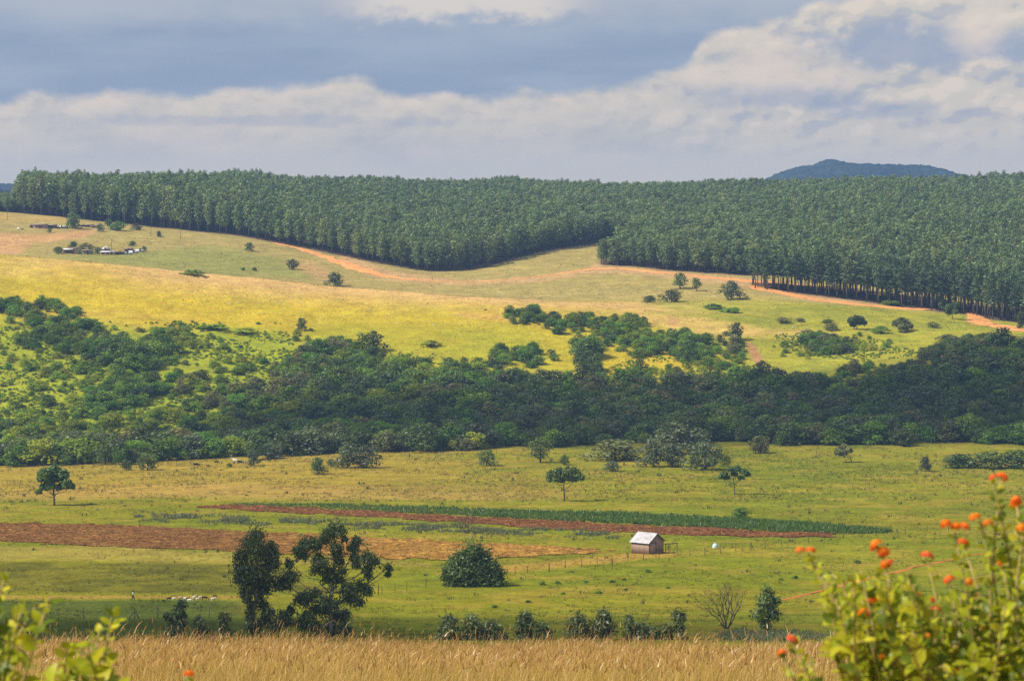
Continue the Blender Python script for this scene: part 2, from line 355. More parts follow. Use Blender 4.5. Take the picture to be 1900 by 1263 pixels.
# ------------------------------------------------------------------ terrain
def P3(px, py, d): return (px, d, -(py - HOR) * d / FPX)
FEAT = [
    [(-1500, -60, 1.0), (3400, -60, 1.0)],
    [(-1500, 0, -1.75), (3400, 0, -1.75)],
    [(-1500, 10, -2.45), (3400, 10, -2.45)],
    [P3(-1500, 1290, 40), P3(1000, 1295, 40), P3(3400, 1292, 40)],
    [P3(-1500, 1226, 82), P3(0, 1224, 82), P3(450, 1228, 82), P3(1000, 1238, 82), P3(1450, 1240, 82), P3(1750, 1231, 82), P3(3400, 1220, 82)],
    [P3(-1500, 1292, 160), P3(3400, 1296, 160)],
    [P3(-1500, 1240, 290), P3(3400, 1245, 290)],
    [P3(-1500, 1180, 385), P3(3400, 1185, 385)],
    [P3(-1500, 1105, 505), P3(3400, 1105, 505)],
    [P3(-1500, 1025, 615), P3(3400, 1025, 615)],
    [P3(-1500, 950, 760), P3(3400, 948, 760)],
    [P3(-1500, 905, 880), P3(0, 902, 880), P3(950, 892, 890), P3(1900, 888, 890), P3(3400, 880, 890)],
    [P3(-1500, 880, 985), P3(0, 868, 995), P3(500, 850, 1015), P3(900, 832, 1035), P3(1300, 823, 1045), P3(1900, 828, 1040), P3(3400, 835, 1030)],
    [P3(-1500, 862, 1050), P3(0, 852, 1055), P3(500, 826, 1075), P3(900, 812, 1085), P3(1300, 804, 1095), P3(1900, 806, 1090), P3(3400, 810, 1080)],
    [P3(-1500, 690, 1185), P3(0, 700, 1185), P3(500, 712, 1190), P3(1000, 712, 1200), P3(1500, 705, 1200), P3(1900, 690, 1190), P3(3400, 660, 1180)],
    [P3(-1500, 540, 1300), P3(0, 565, 1300), P3(300, 590, 1300), P3(600, 620, 1295), P3(1000, 632, 1290), P3(1200, 645, 1285), P3(1500, 648, 1285), P3(1900, 632, 1280), P3(3400, 560, 1270)],
    [P3(-1500, 415, 1410), P3(-300, 452, 1410), P3(0, 472, 1410), P3(300, 500, 1405), P3(600, 530, 1400), P3(900, 553, 1390), P3(1200, 572, 1380), P3(1400, 586, 1370), P3(1600, 592, 1370), P3(1900, 608, 1360), P3(3400, 560, 1350)],
    [P3(-1500, 428, 1470), P3(0, 478, 1475), P3(300, 505, 1475), P3(600, 536, 1470), P3(900, 556, 1465), P3(1200, 560, 1455), P3(1400, 558, 1440), P3(1600, 572, 1440), P3(1900, 600, 1415), P3(3400, 540, 1400)],
    [P3(-1500, 420, 1600), P3(0, 463, 1600), P3(300, 470, 1600), P3(600, 500, 1580), P3(800, 524, 1545), P3(1000, 518, 1550), P3(1200, 512, 1555), P3(1390, 526, 1530), P3(1600, 545, 1515), P3(1850, 578, 1475), P3(3400, 500, 1450)],
    [P3(-1500, 385, 1800), P3(0, 392, 1820), P3(250, 419, 1790), P3(450, 440, 1740), P3(600, 470, 1680), P3(800, 508, 1600), P3(900, 500, 1620), P3(1000, 468, 1700), P3(1120, 452, 1760), P3(1400, 470, 1700), P3(1900, 500, 1640), P3(3400, 430, 1600)],
    [P3(-1500, 376, 2100), P3(0, 383, 2100), P3(450, 390, 2050), P3(800, 430, 1950), P3(1100, 420, 1950), P3(1500, 420, 1950), P3(1900, 428, 1900), P3(3400, 400, 1900)],
    [P3(-1500, 375, 2500), P3(0, 381, 2450), P3(250, 377, 2450), P3(450, 371, 2450), P3(560, 381, 2450), P3(800, 379, 2450), P3(1100, 374, 2450), P3(1900, 372, 2450), P3(3400, 372, 2450)],
    [(-1500, 2750, -12), (3400, 2750, -12)],
    [(-1500, 3500, -40), (3400, 3500, -40)],
    [(-1500, 9000, -45), (3400, 9000, -45)],
]
PXG = np.arange(-1500, 3401, 20.0)
DG = np.concatenate([np.linspace(-60, 120, 91), np.linspace(124, 380, 65), np.arange(384, 2800, 4.0), np.linspace(2850, 9000, 80)])
def pchip(x, y, xi):
    h = np.diff(x); dl = np.diff(y) / h; m = np.zeros_like(y)
    w1 = 2 * h[1:] + h[:-1]; w2 = h[1:] + 2 * h[:-1]
    ok = dl[:-1] * dl[1:] > 0
    with np.errstate(divide='ignore', invalid='ignore'):
        mm = (w1 + w2) / (w1 / dl[:-1] + w2 / dl[1:])
    m[1:-1] = np.where(ok, mm, 0); m[0] = dl[0]; m[-1] = dl[-1]
    i = np.clip(np.searchsorted(x, xi) - 1, 0, len(x) - 2); t = (xi - x[i]) / h[i]
    return (2*t**3-3*t**2+1)*y[i] + (t**3-2*t**2+t)*h[i]*m[i] + (-2*t**3+3*t**2)*y[i+1] + (t**3-t**2)*h[i]*m[i+1]
fd = np.array([np.interp(PXG, [q[0] for q in f], [q[1] for q in f]) for f in FEAT])
fz = np.array([np.interp(PXG, [q[0] for q in f], [q[2] for q in f]) for f in FEAT])
ZT = np.array([pchip(fd[:, i], fz[:, i], DG) for i in range(len(PXG))])
kern = np.exp(-0.5 * (np.arange(-5, 6) / 1.8) ** 2); kern /= kern.sum()
ZT = np.apply_along_axis(lambda c: np.convolve(np.pad(c, 5, mode='edge'), kern, 'valid'), 0, ZT)
def H(x, y):
    x = np.asarray(x, float); y = np.asarray(y, float)
    px = CX + FPX * x / np.maximum(y, 60.0)
    fi = np.clip((px - PXG[0]) / 20.0, 0, len(PXG) - 1.001); i = fi.astype(int); fx = fi - i
    j = np.clip(np.searchsorted(DG, y) - 1, 0, len(DG) - 2); fy = np.clip((y - DG[j]) / (DG[j + 1] - DG[j]), 0, 1)
    z = (ZT[i, j] * (1 - fx) + ZT[i + 1, j] * fx) * (1 - fy) + (ZT[i, j + 1] * (1 - fx) + ZT[i + 1, j + 1] * fx) * fy
    far = sstep(y, 100, 400); hill = sstep(y, 1060, 1200)
    z = z + (fbm(x / 22, y / 30, 3, 3) - 0.5) * (0.12 + 0.35 * far + 1.3 * hill * (1 - sstep(y, 1380, 1450) * 0.6))
    z = z + (fbm(x / 4.5, y / 6, 9, 2) - 0.5) * (0.05 + 0.14 * far)
    return z
def hit(px, py, dmin=300.0, dmax=2700.0):
    """first ground point seen along the ray through (px, py) beyond dmin"""
    d = np.arange(dmin, dmax, 1.0); x = (px - CX) / FPX * d
    g = HOR - FPX * H(x, d) / d
    k = np.nonzero(g <= py)[0]
    i = k[0] if len(k) else len(d) - 1
    return np.array([x[i], d[i], float(H(x[i], d[i]))])
def ground(px, d): x = (px - CX) / FPX * d; return np.array([x, d, float(H(x, d))])
def inpoly(px, py, poly):
    px = np.asarray(px, float); py = np.asarray(py, float); c = np.zeros(px.shape, bool); n = len(poly)
    for i in range(n):
        x1, y1 = poly[i]; x2, y2 = poly[(i + 1) % n]
        cond = ((y1 > py) != (y2 > py)) & (px < (x2 - x1) * (py - y1) / (y2 - y1 + 1e-12) + x1); c ^= cond
    return c
def polydist(px, py, poly):
    """signed soft distance (positive inside), in the same units"""
    px = np.asarray(px, float); py = np.asarray(py, float); d = np.full(px.shape, 1e9); n = len(poly)
    for i in range(n):
        x1, y1 = poly[i]; x2, y2 = poly[(i + 1) % n]
        ex, ey = x2 - x1, y2 - y1; t = np.clip(((px - x1) * ex + (py - y1) * ey) / (ex * ex + ey * ey + 1e-9), 0, 1)
        d = np.minimum(d, np.hypot(px - x1 - t * ex, py - y1 - t * ey))
    return np.where(inpoly(px, py, poly), d, -d)

def ground_tone(x, y, z):
    px = CX + FPX * x / np.maximum(y, 30); py = HOR - FPX * z / np.maximum(y, 30)
    n1 = fbm(x / 40, y / 45, 21, 4); n2 = fbm(x / 9, y / 11, 31, 3); n3 = fbm(x / 90, y / 25, 41, 3)
    L = lambda *c: np.array(c)
    gold = L(0.42, 0.285, 0.045); green = L(0.250, 0.240, 0.018); lush = L(0.165, 0.205, 0.013); deep = L(0.085, 0.12, 0.02)
    yellow = L(0.485, 0.355, 0.024); ygreen = L(0.32, 0.32, 0.022); tan = L(0.42, 0.27, 0.12); orange = L(0.52, 0.28, 0.11); dusk = L(0.24, 0.22, 0.075)
    def mixc(c, k, col): k = np.clip(k, 0, 1)[:, None]; return c * (1 - k) + col * k
    c = np.tile(green, (len(x), 1))
    # near slope: dry gold
    c = mixc(c, sstep(y, 150, 95), L(0.36, 0.21, 0.055))
    val = sstep(y, 300, 380)
    c = mixc(c, val * sstep(n1, 0.42, 0.62) * 0.55, lush)
    c = mixc(c, val * sstep(n2, 0.5, 0.72) * 0.4, gold)
    # golden upper left of the valley floor, greener right
    c = mixc(c, sstep(py, 935, 905) * (1 - hillm(y)) * sstep(px + 500 * (n3 - 0.5), 1150, 500) * 0.75, gold)
    c = mixc(c, sstep(np.abs(py - 915 + 30 * (n3 - .5)), 18, 6) * 0.5 * sstep(px, 1150, 900) * (1 - hillm(y)), L(0.5, 0.31, 0.085))
    # pale band below the left field, lush lumpy band beneath it, green sward in front darkened with painted shade
    c = mixc(c, sstep(polydist(px, py, [(-400, 1008), (250, 1014), (440, 1026), (800, 1042), (800, 1050), (440, 1046), (-400, 1034)]) + 10 * (n2 - .5), -4, 6) * 0.7, L(0.36, 0.28, 0.06))
    lum = sstep(polydist(px, py, [(-400, 1038), (300, 1044), (520, 1050), (640, 1100), (-400, 1104)]) + 12 * (n2 - .5), -3, 6)
    c = mixc(c, lum * 0.85, L(0.19, 0.17, 0.022)); c = mixc(c, lum * sstep(n2, 0.45, 0.6) * 0.6, L(0.10, 0.105, 0.016))
    c = mixc(c, sstep(np.abs(py - 1107), 4.5, 1.5) * sstep(px, 560, 420) * 0.8, L(0.36, 0.23, 0.05))
    c = mixc(c, sstep(py, 1110, 1116) * sstep(y, 300, 340) * sstep(px + 80 * n1, 600, 420) * 0.85, L(0.075, 0.105, 0.022))
    c = mixc(c, sstep(py, 1120, 1150) * sstep(y, 300, 340) * 0.35, deep)
    # worn golden grass along the shed fence
    c = mixc(c, sstep(polydist(px, py, [(800, 1062), (950, 1046), (1130, 1030), (1245, 1020), (1250, 1030), (1130, 1046), (960, 1060), (830, 1072)]) + 8 * (n2 - .5), -3, 5) * 0.9, L(0.47, 0.30, 0.055))
    # hill across the river
    hm = hillm(y)
    c = mixc(c, hm, yellow)
    c = mixc(c, hm * sstep(n1, 0.4, 0.7) * 0.45, L(0.36, 0.31, 0.022))
    c = mixc(c, hm * sstep(n3, 0.5, 0.72) * 0.5 * sstep(py, 640, 560), L(0.56, 0.39, 0.075))
    crest = np.interp(px, [-1500, 0, 300, 600, 900, 1200, 1400, 1900], [415, 472, 500, 530, 553, 572, 586, 608])
    k = sstep(y, 1330, 1385) * sstep(y, 1470, 1425) * sstep(px + 300 * (n1 - .5), -100, 300)
    c = mixc(c, k * 0.75 * sstep(px, 1700, 1350), L(0.60, 0.37, 0.16))
    c = mixc(c, hm * sstep(polydist(px, py, [(830, 575), (930, 580), (960, 600), (860, 592)]), -4, 10) * 0.6, L(0.58, 0.31, 0.10))
    low = hm * sstep(py + 60 * (n1 - .5), 600, 650) * sstep(px, 1250, 900)
    c = mixc(c, low * 0.75, ygreen)
    c = mixc(c, hm * sstep(polydist(px, py, [(-400, 560), (160, 600), (520, 605), (600, 700), (560, 860), (-400, 870)]) + 25 * (n1 - .5), -10, 20) * 0.85, L(0.275, 0.31, 0.020))
    # right hand basin: green with sandy spurs
    rb = hm * sstep(px + 200 * (n1 - .5), 1180, 1350) * sstep(y, 1480, 1440)
    c = mixc(c, rb * 0.9, L(0.31, 0.30, 0.032))
    c = mixc(c, rb * sstep(n2 + n1, 0.95, 1.2) * 0.6, L(0.22, 0.24, 0.028))
    c = mixc(c, hm * sstep(polydist(px, py, [(1180, 575), (1330, 590), (1420, 606), (1560, 616), (1560, 624), (1400, 628), (1300, 622), (1180, 600)]) + 14 * (n2 - .5), -6, 10) * 0.8, L(0.54, 0.36, 0.10))
    c = mixc(c, hm * sstep(polydist(px, py, [(1380, 625), (1405, 640), (1425, 678), (1400, 680), (1385, 650)]), -2, 8) * 0.9, L(0.42, 0.21, 0.10))
    c = mixc(c, hm * sstep(polydist(px, py, [(1240, 585), (1265, 590), (1255, 608), (1235, 606)]), -2, 8) * 0.7, L(0.42, 0.21, 0.10))
    # saddle and homestead slope beyond the crest
    bk = sstep(y, 1430, 1475)
    c = mixc(c, bk, L(0.36, 0.28, 0.085))
    c = mixc(c, bk * sstep(n2, 0.4, 0.65) * 0.4, L(0.28, 0.24, 0.075))
    c = mixc(c, bk * sstep(polydist(px, py, [(60, 478), (200, 468), (380, 455), (540, 480), (600, 520), (420, 512), (220, 492)]) + 8 * (n1 - .5), -5, 8) * 0.85, L(0.25, 0.25, 0.062))
    c = mixc(c, bk * sstep(polydist(px, py, [(-400, 430), (80, 432), (190, 425), (150, 445), (60, 455), (30, 474), (-400, 474)]) + 8 * (n1 - .5), -4, 7) * 0.85, L(0.52, 0.29, 0.125))
    c = mixc(c, bk * sstep(polydist(px, py, [(-400, 380), (130, 400), (170, 412), (-400, 415)]), -4, 8) * 0.6, L(0.44, 0.29, 0.09))
    c = mixc(c, bk * sstep(polydist(px, py, [(510, 485), (580, 480), (660, 525), (590, 525)]), -4, 12) * 0.5, L(0.48, 0.27, 0.12))
    c = mixc(c, bk * sstep(polydist(px, py, [(640, 470), (720, 500), (860, 520), (1000, 512), (1120, 490), (1120, 505), (1000, 525), (840, 530), (700, 520), (620, 480)]), -4, 6) * 0.7, L(0.53, 0.32, 0.15))
    c = mixc(c, bk * sstep(polydist(px, py, [(1100, 488), (1390, 515), (1520, 535), (1650, 552), (1650, 566), (1500, 560), (1390, 535), (1200, 512), (1090, 505)]), -4, 6) * 0.75, L(0.50, 0.31, 0.15))
    # forest floor: litter
    c = mixc(c, forest_floor(px, y), L(0.13, 0.085, 0.055))
    c = mixc(c, sstep(y, 2700, 2900), L(0.12, 0.14, 0.06))
    c = c * (0.93 - 0.15 * sstep(y, 300, 380) * (1 - hm))[:, None]
    return np.clip(c * (0.86 + 0.28 * fbm(x / 2.6, y / 3.4, 55, 2))[:, None], 0.01, 0.9)
EDGE_L = ([-1500, -600, 0, 250, 450, 600, 700, 800, 900, 1000, 1120, 1250], [1780, 1800, 1828, 1795, 1745, 1685, 1640, 1606, 1628, 1705, 1765, 1850])
EDGE_R = ([1112, 1250, 1390, 1420, 1600, 1800, 1860, 1900, 2600], [1618, 1585, 1572, 1580, 1568, 1535, 1495, 1485, 1455])
def forest_floor(px, d):
    fl = (px < 1250) * sstep(d - np.interp(px, *EDGE_L), -4, 6)
    fr = sstep(px, 1108, 1120) * sstep(d - np.interp(px, *EDGE_R), -3, 6)
    pn = sstep(polydist(px, d, PINE_POLY_D), -6, 4)
    return np.clip(np.maximum(np.maximum(fl, fr), pn) * sstep(d, 2800, 2650), 0, 1)
def hillm(d): return sstep(d, 1050, 1110)
PINE_POLY_D = [(1396, 1507), (1500, 1494), (1600, 1478), (1740, 1452), (1800, 1450), (1840, 1424), (1905, 1412), (2300, 1395), (2300, 1445), (1900, 1468), (1830, 1486), (1700, 1512), (1600, 1526), (1500, 1536), (1396, 1536)]

ROWS = np.concatenate([np.linspace(-25, 36, 40), np.linspace(37.5, 120, 80), np.linspace(124, 370, 50), np.arange(374, 2000, 2.2), np.linspace(2006, 2800, 110), np.linspace(2860, 6200, 50)])
US = np.concatenate([np.linspace(-0.42, -0.205, 60), np.linspace(-0.20, 0.20, 620), np.linspace(0.205, 0.42, 60)])
def build_terrain():
    u, d = np.meshgrid(US, ROWS); d = d.ravel(); x = u.ravel() * (d + 32)
    z = H(x, d); V = np.stack([x, d, z], 1)
    nu = len(US); nr = len(ROWS)
    i = np.arange(nr - 1)[:, None] * nu + np.arange(nu - 1)[None]; i = i.ravel()
    F = np.stack([i, i + 1, i + nu + 1, i + nu], 1)
    me = make_mesh('ground', V, F, True, ground_tone(x, d, z))
    link('ground', me, M['grassland'], kind='structure')
build_terrain()
exec_marker = None
# ------------------------------------------------------------------ soil, roads and tracks laid on the ground
def drape(name, poly_px, step, lift, clod, mat, tonefn, label=None, dmin=300, ragged=1.5):
    W = np.array([hit(a, b, dmin)[:2] for a, b in poly_px]); poly = [tuple(w) for w in W]
    x0, y0 = W.min(0); x1, y1 = W.max(0)
    gx = np.arange(x0 - 2, x1 + 2, step); gy = np.arange(y0 - 2, y1 + 2, step)
    X, Y = np.meshgrid(gx, gy); X = X + (hash2(np.round(X * 10), np.round(Y * 10), 5) - .5) * step * 0.5; Y = Y + (hash2(np.round(X * 9), np.round(Y * 11), 6) - .5) * step * 0.5
    sd = polydist(X.ravel(), Y.ravel(), poly) + (fbm(X.ravel() / 5, Y.ravel() / 5, 71, 3) - 0.5) * 2 * ragged * 2
    keepv = sd.reshape(X.shape) > 0
    Z = H(X, Y) + lift + clod * (fbm(X / 0.9, Y / 0.9, 77, 3) - 0.35) * np.clip(sd.reshape(X.shape) / 1.5, 0, 1)
    k = keepv[:-1, :-1] & keepv[1:, :-1] & keepv[:-1, 1:] & keepv[1:, 1:]
    nx = X.shape[1]; r, c = np.nonzero(k); i = r * nx + c
    F = np.stack([i, i + 1, i + nx + 1, i + nx], 1)
    used = np.unique(F); mp = np.full(X.size, -1); mp[used] = np.arange(len(used))
    V = np.stack([X.ravel(), Y.ravel(), Z.ravel()], 1)[used]; F = mp[F]
    me = make_mesh(name, V, F, False, tonefn(V) if tonefn else None)
    return link(name, me, mat, kind='structure', label=label)
FIELD_UP = [(365, 941), (440, 935), (700, 949), (900, 960), (1200, 975), (1540, 990), (1535, 997), (1300, 994), (1100, 986), (900, 973), (650, 957), (440, 947)]
FIELD_LOW = [(-250, 966), (0, 970), (300, 978), (560, 990), (750, 1000), (900, 1008), (1130, 1020), (1120, 1025), (960, 1036), (800, 1041), (600, 1030), (430, 1023), (200, 1013), (0, 1005), (-250, 1000)]
def tone_up(V):
    n = fbm(V[:, 0] / 3, V[:, 1] / 3, 81, 3)[:, None]; return np.array([0.165, 0.068, 0.026]) * (0.6 + 0.8 * n)
def tone_low(V):
    n = fbm(V[:, 0] / 3, V[:, 1] / 4, 82, 3)[:, None]; px = CX + FPX * V[:, 0] / V[:, 1]
    k = sstep(px + 200 * (n[:, 0] - .5), 350, 800)[:, None]
    return (np.array([0.185, 0.088, 0.028]) * (1 - k) + np.array([0.33, 0.175, 0.036]) * k) * (0.6 + 0.8 * n)
drape('ploughed_field', FIELD_UP, 0.45, 0.08, 0.75, M['plough'], tone_up, 'narrow dark red ploughed strip below the green crop', ragged=2.4)
drape('ploughed_field', FIELD_LOW, 0.5, 0.08, 0.65, M['plough'], tone_low, 'wide brown ploughed field at the left of the valley floor', ragged=3.6)

def ribbon(name, pts, width, mat, label, lift=0.16, dmin=1100, wob=0.75):
    W = np.array([hit(a, b, dmin)[:2] if len(q) == 2 else ground(q[0], q[2])[:2] for q in pts for a, b in [q[:2]]])
    seg = np.r_[0, np.cumsum(np.hypot(*np.diff(W, axis=0).T))]; s = np.arange(0, seg[-1], 1.5)
    cx = np.interp(s, seg, W[:, 0]); cyy = np.interp(s, seg, W[:, 1])
    kk = np.ones(15) / 15
    if len(s) > 40:
        cx = np.convolve(np.pad(cx, 7, mode='edge'), kk, 'valid'); cyy = np.convolve(np.pad(cyy, 7, mode='edge'), kk, 'valid')
    tx = np.gradient(cx); ty = np.gradient(cyy); L = np.hypot(tx, ty) + 1e-9; nx, ny = -ty / L, tx / L
    w = np.interp(s, seg, np.broadcast_to(width, (len(W),)))
    cols = np.linspace(-0.5, 0.5, 7)
    V = []
    for c in cols:
        j = (fbm(s / 7.0, np.full_like(s, c * 9), 91, 3) - .5) * wob * w * (abs(c) > 0.4)
        X = cx + nx * (c * w + j * np.sign(c)); Y = cyy + ny * (c * w + j * np.sign(c))
        V.append(np.stack([X, Y, H(X, Y) + lift - 0.1 * (abs(c) > 0.45)], 1))
    V = np.stack(V, 1); n, m = V.shape[:2]
    i = (np.arange(n - 1)[:, None] * m + np.arange(m - 1)[None]).ravel()
    return link(name, make_mesh(name, V.reshape(-1, 3), np.stack([i, i + 1, i + m + 1, i + m], 1), True), mat, kind='structure', label=label)
ribbon('dirt_road', [(505, 450), (560, 462), (615, 480), (660, 497), (700, 510), (740, 516), (790, 521), (860, 524), (950, 519), (1040, 508), (1110, 498)], [4, 7, 10, 13, 12, 7, 3.5, 2.6, 2.4, 2.6, 4], M['road'], 'orange dirt road curving round the plantation edge', dmin=1450)
ribbon('dirt_road', [(1085, 499), (1120, 498), (1250, 508), (1390, 522), (1450, 526), (1560, 537), (1660, 549), (1750, 560)], [3, 7, 9, 11, 8, 8, 8, 8], M['road'], 'orange firebreak road passing behind the pine trunks', dmin=1450)
ribbon('dirt_road', [(1390, 530), (1440, 542), (1520, 557), (1600, 566), (1680, 573), (1745, 575)], [6, 12, 12, 11, 9, 4], M['road'], 'orange road in front of the pine stand', dmin=1400)
ribbon('dirt_road', [(1795, 575), (1812, 590), (1822, 597), (1850, 606), (1900, 613), (2060, 622)], [6, 9, 14, 20, 16, 14], M['road'], 'broad sandy road bend below the pines at the right', dmin=1300)
ribbon('dirt_track', [(1440, 1116), (1500, 1102), (1560, 1086), (1600, 1076), (1650, 1064), (1720, 1047), (1800, 1030), (1900, 1014), (2050, 1000)], [0.9, 1.2, 2.4, 2.8, 1.8, 1.0, 0.9, 0.8, 0.8], M['track'], 'red dirt track crossing the green meadow', dmin=380, lift=0.1)
# ------------------------------------------------------------------ unseen clouds set up-sun (they shade the river thicket and the front of the valley)
def cloud_mat():
    m = bpy.data.materials.new('cloud'); m.use_nodes = True; t = NT(m.node_tree); t.n.clear()
    out = t.node('ShaderNodeOutputMaterial'); tc = t.node('ShaderNodeTexCoord'); g = t.node('ShaderNodeNewGeometry')
    n = t.noise(tc.outputs['Object'], 1.6, 5, 0.6)
    sep = t.node('ShaderNodeSeparateXYZ'); t.put(sep.inputs[0], tc.outputs['Object'])
    r = t.math('SQRT', t.math('ADD', t.math('MULTIPLY', sep.outputs[0], sep.outputs[0]), t.math('MULTIPLY', sep.outputs[1], sep.outputs[1])))
    a = t.step(t.math('ADD', r, t.math('MULTIPLY', t.math('SUBTRACT', n, 0.5), 0.7)), 1.0, 0.72, 0.0, 1.0)
    oi = t.node('ShaderNodeObjectInfo')
    sp = t.node('ShaderNodeSeparateColor'); t.put(sp.inputs[0], oi.outputs['Color'])
    a = t.math('MULTIPLY', a, sp.outputs[0])
    d = t.node('ShaderNodeBsdfDiffuse'); d.inputs[0].default_value = (0.85, 0.85, 0.86, 1)
    tr = t.node('ShaderNodeBsdfTransparent'); ms = t.node('ShaderNodeMixShader'); t.put(ms.inputs[0], a)
    t.l.new(tr.outputs[0], ms.inputs[1]); t.l.new(d.outputs[0], ms.inputs[2]); t.l.new(ms.outputs[0], out.inputs[0]); return m
M['cloud'] = cloud_mat()
def cloud(px, d, rx, ry, rot, dens, label):
    g = ground(px, d); k = 720.0
    c = np.array(g) + np.array(to_sun) / to_sun.z * k
    nu, nv = 40, 14
    V = []
    for j in range(nv + 1):
        ph = -math.pi / 2 + math.pi * j / nv
        for i in range(nu):
            th = 2 * math.pi * i / nu
            f = 1 + 0.22 * (float(fbm(math.cos(th) * 2 + 9 + px, math.sin(th) * 2 + ph * 1.5 + d, 5, 3)) - .5) * 2
            z = math.sin(ph); z = z * (0.16 if z > 0 else 0.05)
            V.append((math.cos(ph) * math.cos(th) * f, math.cos(ph) * math.sin(th) * f, z * f))
    F = [[j * nu + i, j * nu + (i + 1) % nu, (j + 1) * nu + (i + 1) % nu, (j + 1) * nu + i] for j in range(nv) for i in range(nu)]
    o = link('cloud', make_mesh('cloud', V, np.array(F), True), M['cloud'], kind='structure', label=label, loc=c, rot=(0, 0, rot), scale=(rx, ry, (rx + ry) / 2))
    o.color = (dens, 1, 1, 1); return o
cloud(1300, 1110, 235, 84, 0.0, 0.34, 'unseen long flat cloud set to shade the river thicket')
cloud(760, 1085, 130, 50, 0.0, 0.26, 'unseen smaller cloud set to shade the river thicket')
cloud(1850, 1150, 110, 105, 0.0, 0.38, 'unseen cloud set to shade the right bank')
cloud(-60, 385, 75, 62, 0.0, 0.45, 'unseen thin cloud set to shade the near left pasture')
cloud(700, 400, 70, 50, 0.0, 0.3, 'unseen thin cloud set to shade the near pasture')

# ------------------------------------------------------------------ tree kinds: shared trunk and crown meshes, 1 m tall, base at the origin
def trunk_mesh(name, h=0.6, r=0.03, limbs=5, spread=0.3, seed=0, lean=0.05, top=0.9, fork=0.3):
    rng = np.random.default_rng(seed); b = MB()
    P = [np.array([0, 0, -0.03])]
    for i in range(1, 5):
        P.append(np.array([lean * (i / 4) ** 2 + rng.normal() * 0.008, rng.normal() * 0.008, h * i / 4]))
    b.tube(P, np.linspace(r, r * 0.5, 5), 7)
    for k in range(limbs):
        f = fork + (1 - fork) * rng.random(); a = 2 * math.pi * (k / limbs + rng.random() * 0.12)
        q = np.array([lean * f * f, 0, h * f]); e = np.array([math.cos(a) * spread * (0.5 + 0.6 * rng.random()), math.sin(a) * spread * (0.5 + 0.6 * rng.random()), h * f + (top - h * f) * (0.5 + 0.45 * rng.random())])
        m = q * 0.5 + e * 0.5 + np.array([0, 0, -0.04])
        b.tube([q, m, e], [r * 0.5, r * 0.32, r * 0.14], 5)
    return b.mesh(name, True)
def rand_clumps(n, rx, ry, z0, z1, rc, seed, prof=None, flat=1.0):
    rng = np.random.default_rng(seed); out = []
    for i in range(n):
        t = (i + 0.5) / n; z = z0 + (z1 - z0) * t
        w = prof(t) if prof else math.sqrt(max(0.05, 1 - (2 * t - 1) ** 2))
        a = i * 2.399 + rng.random(); q = math.sqrt(rng.random()) * w * 0.8
        s = rc * (0.75 + 0.5 * rng.random()) * (0.65 + 0.35 * w)
        out.append((math.cos(a) * q * rx, math.sin(a) * q * ry, z, s, s, s * flat))
    return out
KIND = {}
def kind(name, crowns, trunks, cm, tm):
    for c in crowns:
        if not len(c.materials): c.materials.append(M[cm])
    for c in trunks:
        if not len(c.materials): c.materials.append(M[tm])
    KIND[name] = (crowns, trunks)
# plantation eucalyptus: a narrow rounded cone of foliage on a bare lower stem
euc_prof = lambda t: (0.7 + 0.6 * t) if t < 0.45 else max(0.22, 1.0 * (1 - ((t - 0.45) / 0.60) ** 2.2))
kind('euc', [crown('euc_crown', rand_clumps(15, 0.135, 0.135, 0.27, 0.95, 0.082, s, euc_prof, 1.05), 400, 0.030, s, rnd=0.32, low=-0.7) for s in (1, 2, 3, 4)],
     [trunk_mesh('euc_trunk', 0.85, 0.011, 6, 0.07, s, 0.0, 0.9, 0.3) for s in (1, 2, 3, 4)], 'euc', 'bark')
pine_prof = lambda t: max(0.16, 0.62 + 0.5 * t if t < 0.25 else 0.9 * (1 - (t - 0.25) / 0.80) ** 0.8)
kind('pine', [crown('pine_crown', rand_clumps(22, 0.145, 0.145, 0.43, 0.975, 0.052, s + 10, pine_prof, 0.75), 420, 0.026, s, rnd=0.4, low=-0.8) for s in (1, 2, 3, 4)],
     [trunk_mesh('pine_trunk', 0.93, 0.0105, 7, 0.10, s + 5, 0.0, 0.88, 0.45) for s in (1, 2, 3, 4)], 'pine', 'bark')
# thicket trees: broad lobed crowns reaching nearly to the ground
def bush_crowns(name, seeds, per=420, leaf=0.05):
    return [crown(name, rand_clumps(14, 0.46, 0.46, 0.12, 0.84, 0.21, s, lambda t: max(0.35, math.sqrt(max(0, 1 - (max(t, 0.25) - 0.25) ** 2 / 0.62))), 0.8), per, leaf, s, rnd=0.45, low=-0.85) for s in seeds]
bt = lambda s: [trunk_mesh('bush_trunk', 0.55, 0.028, 6, 0.34, q, 0.02, 0.85, 0.1) for q in s]
for i, nm in enumerate(('dark', 'mid', 'greyg', 'olive', 'yell')):
    kind(nm, bush_crowns('bush_crown', (20 + i * 3, 21 + i * 3, 22 + i * 3)), bt((20 + i * 3, 21 + i * 3, 22 + i * 3)), nm, 'bark')
# upright trees of the river bank
kind('tall', [crown('tall_crown', rand_clumps(14, 0.26, 0.26, 0.2, 0.9, 0.14, s, None, 1.0), 420, 0.040, s) for s in (41, 42)], [trunk_mesh('tall_trunk', 0.8, 0.022, 6, 0.2, s, 0.02) for s in (41, 42)], 'dark', 'bark')
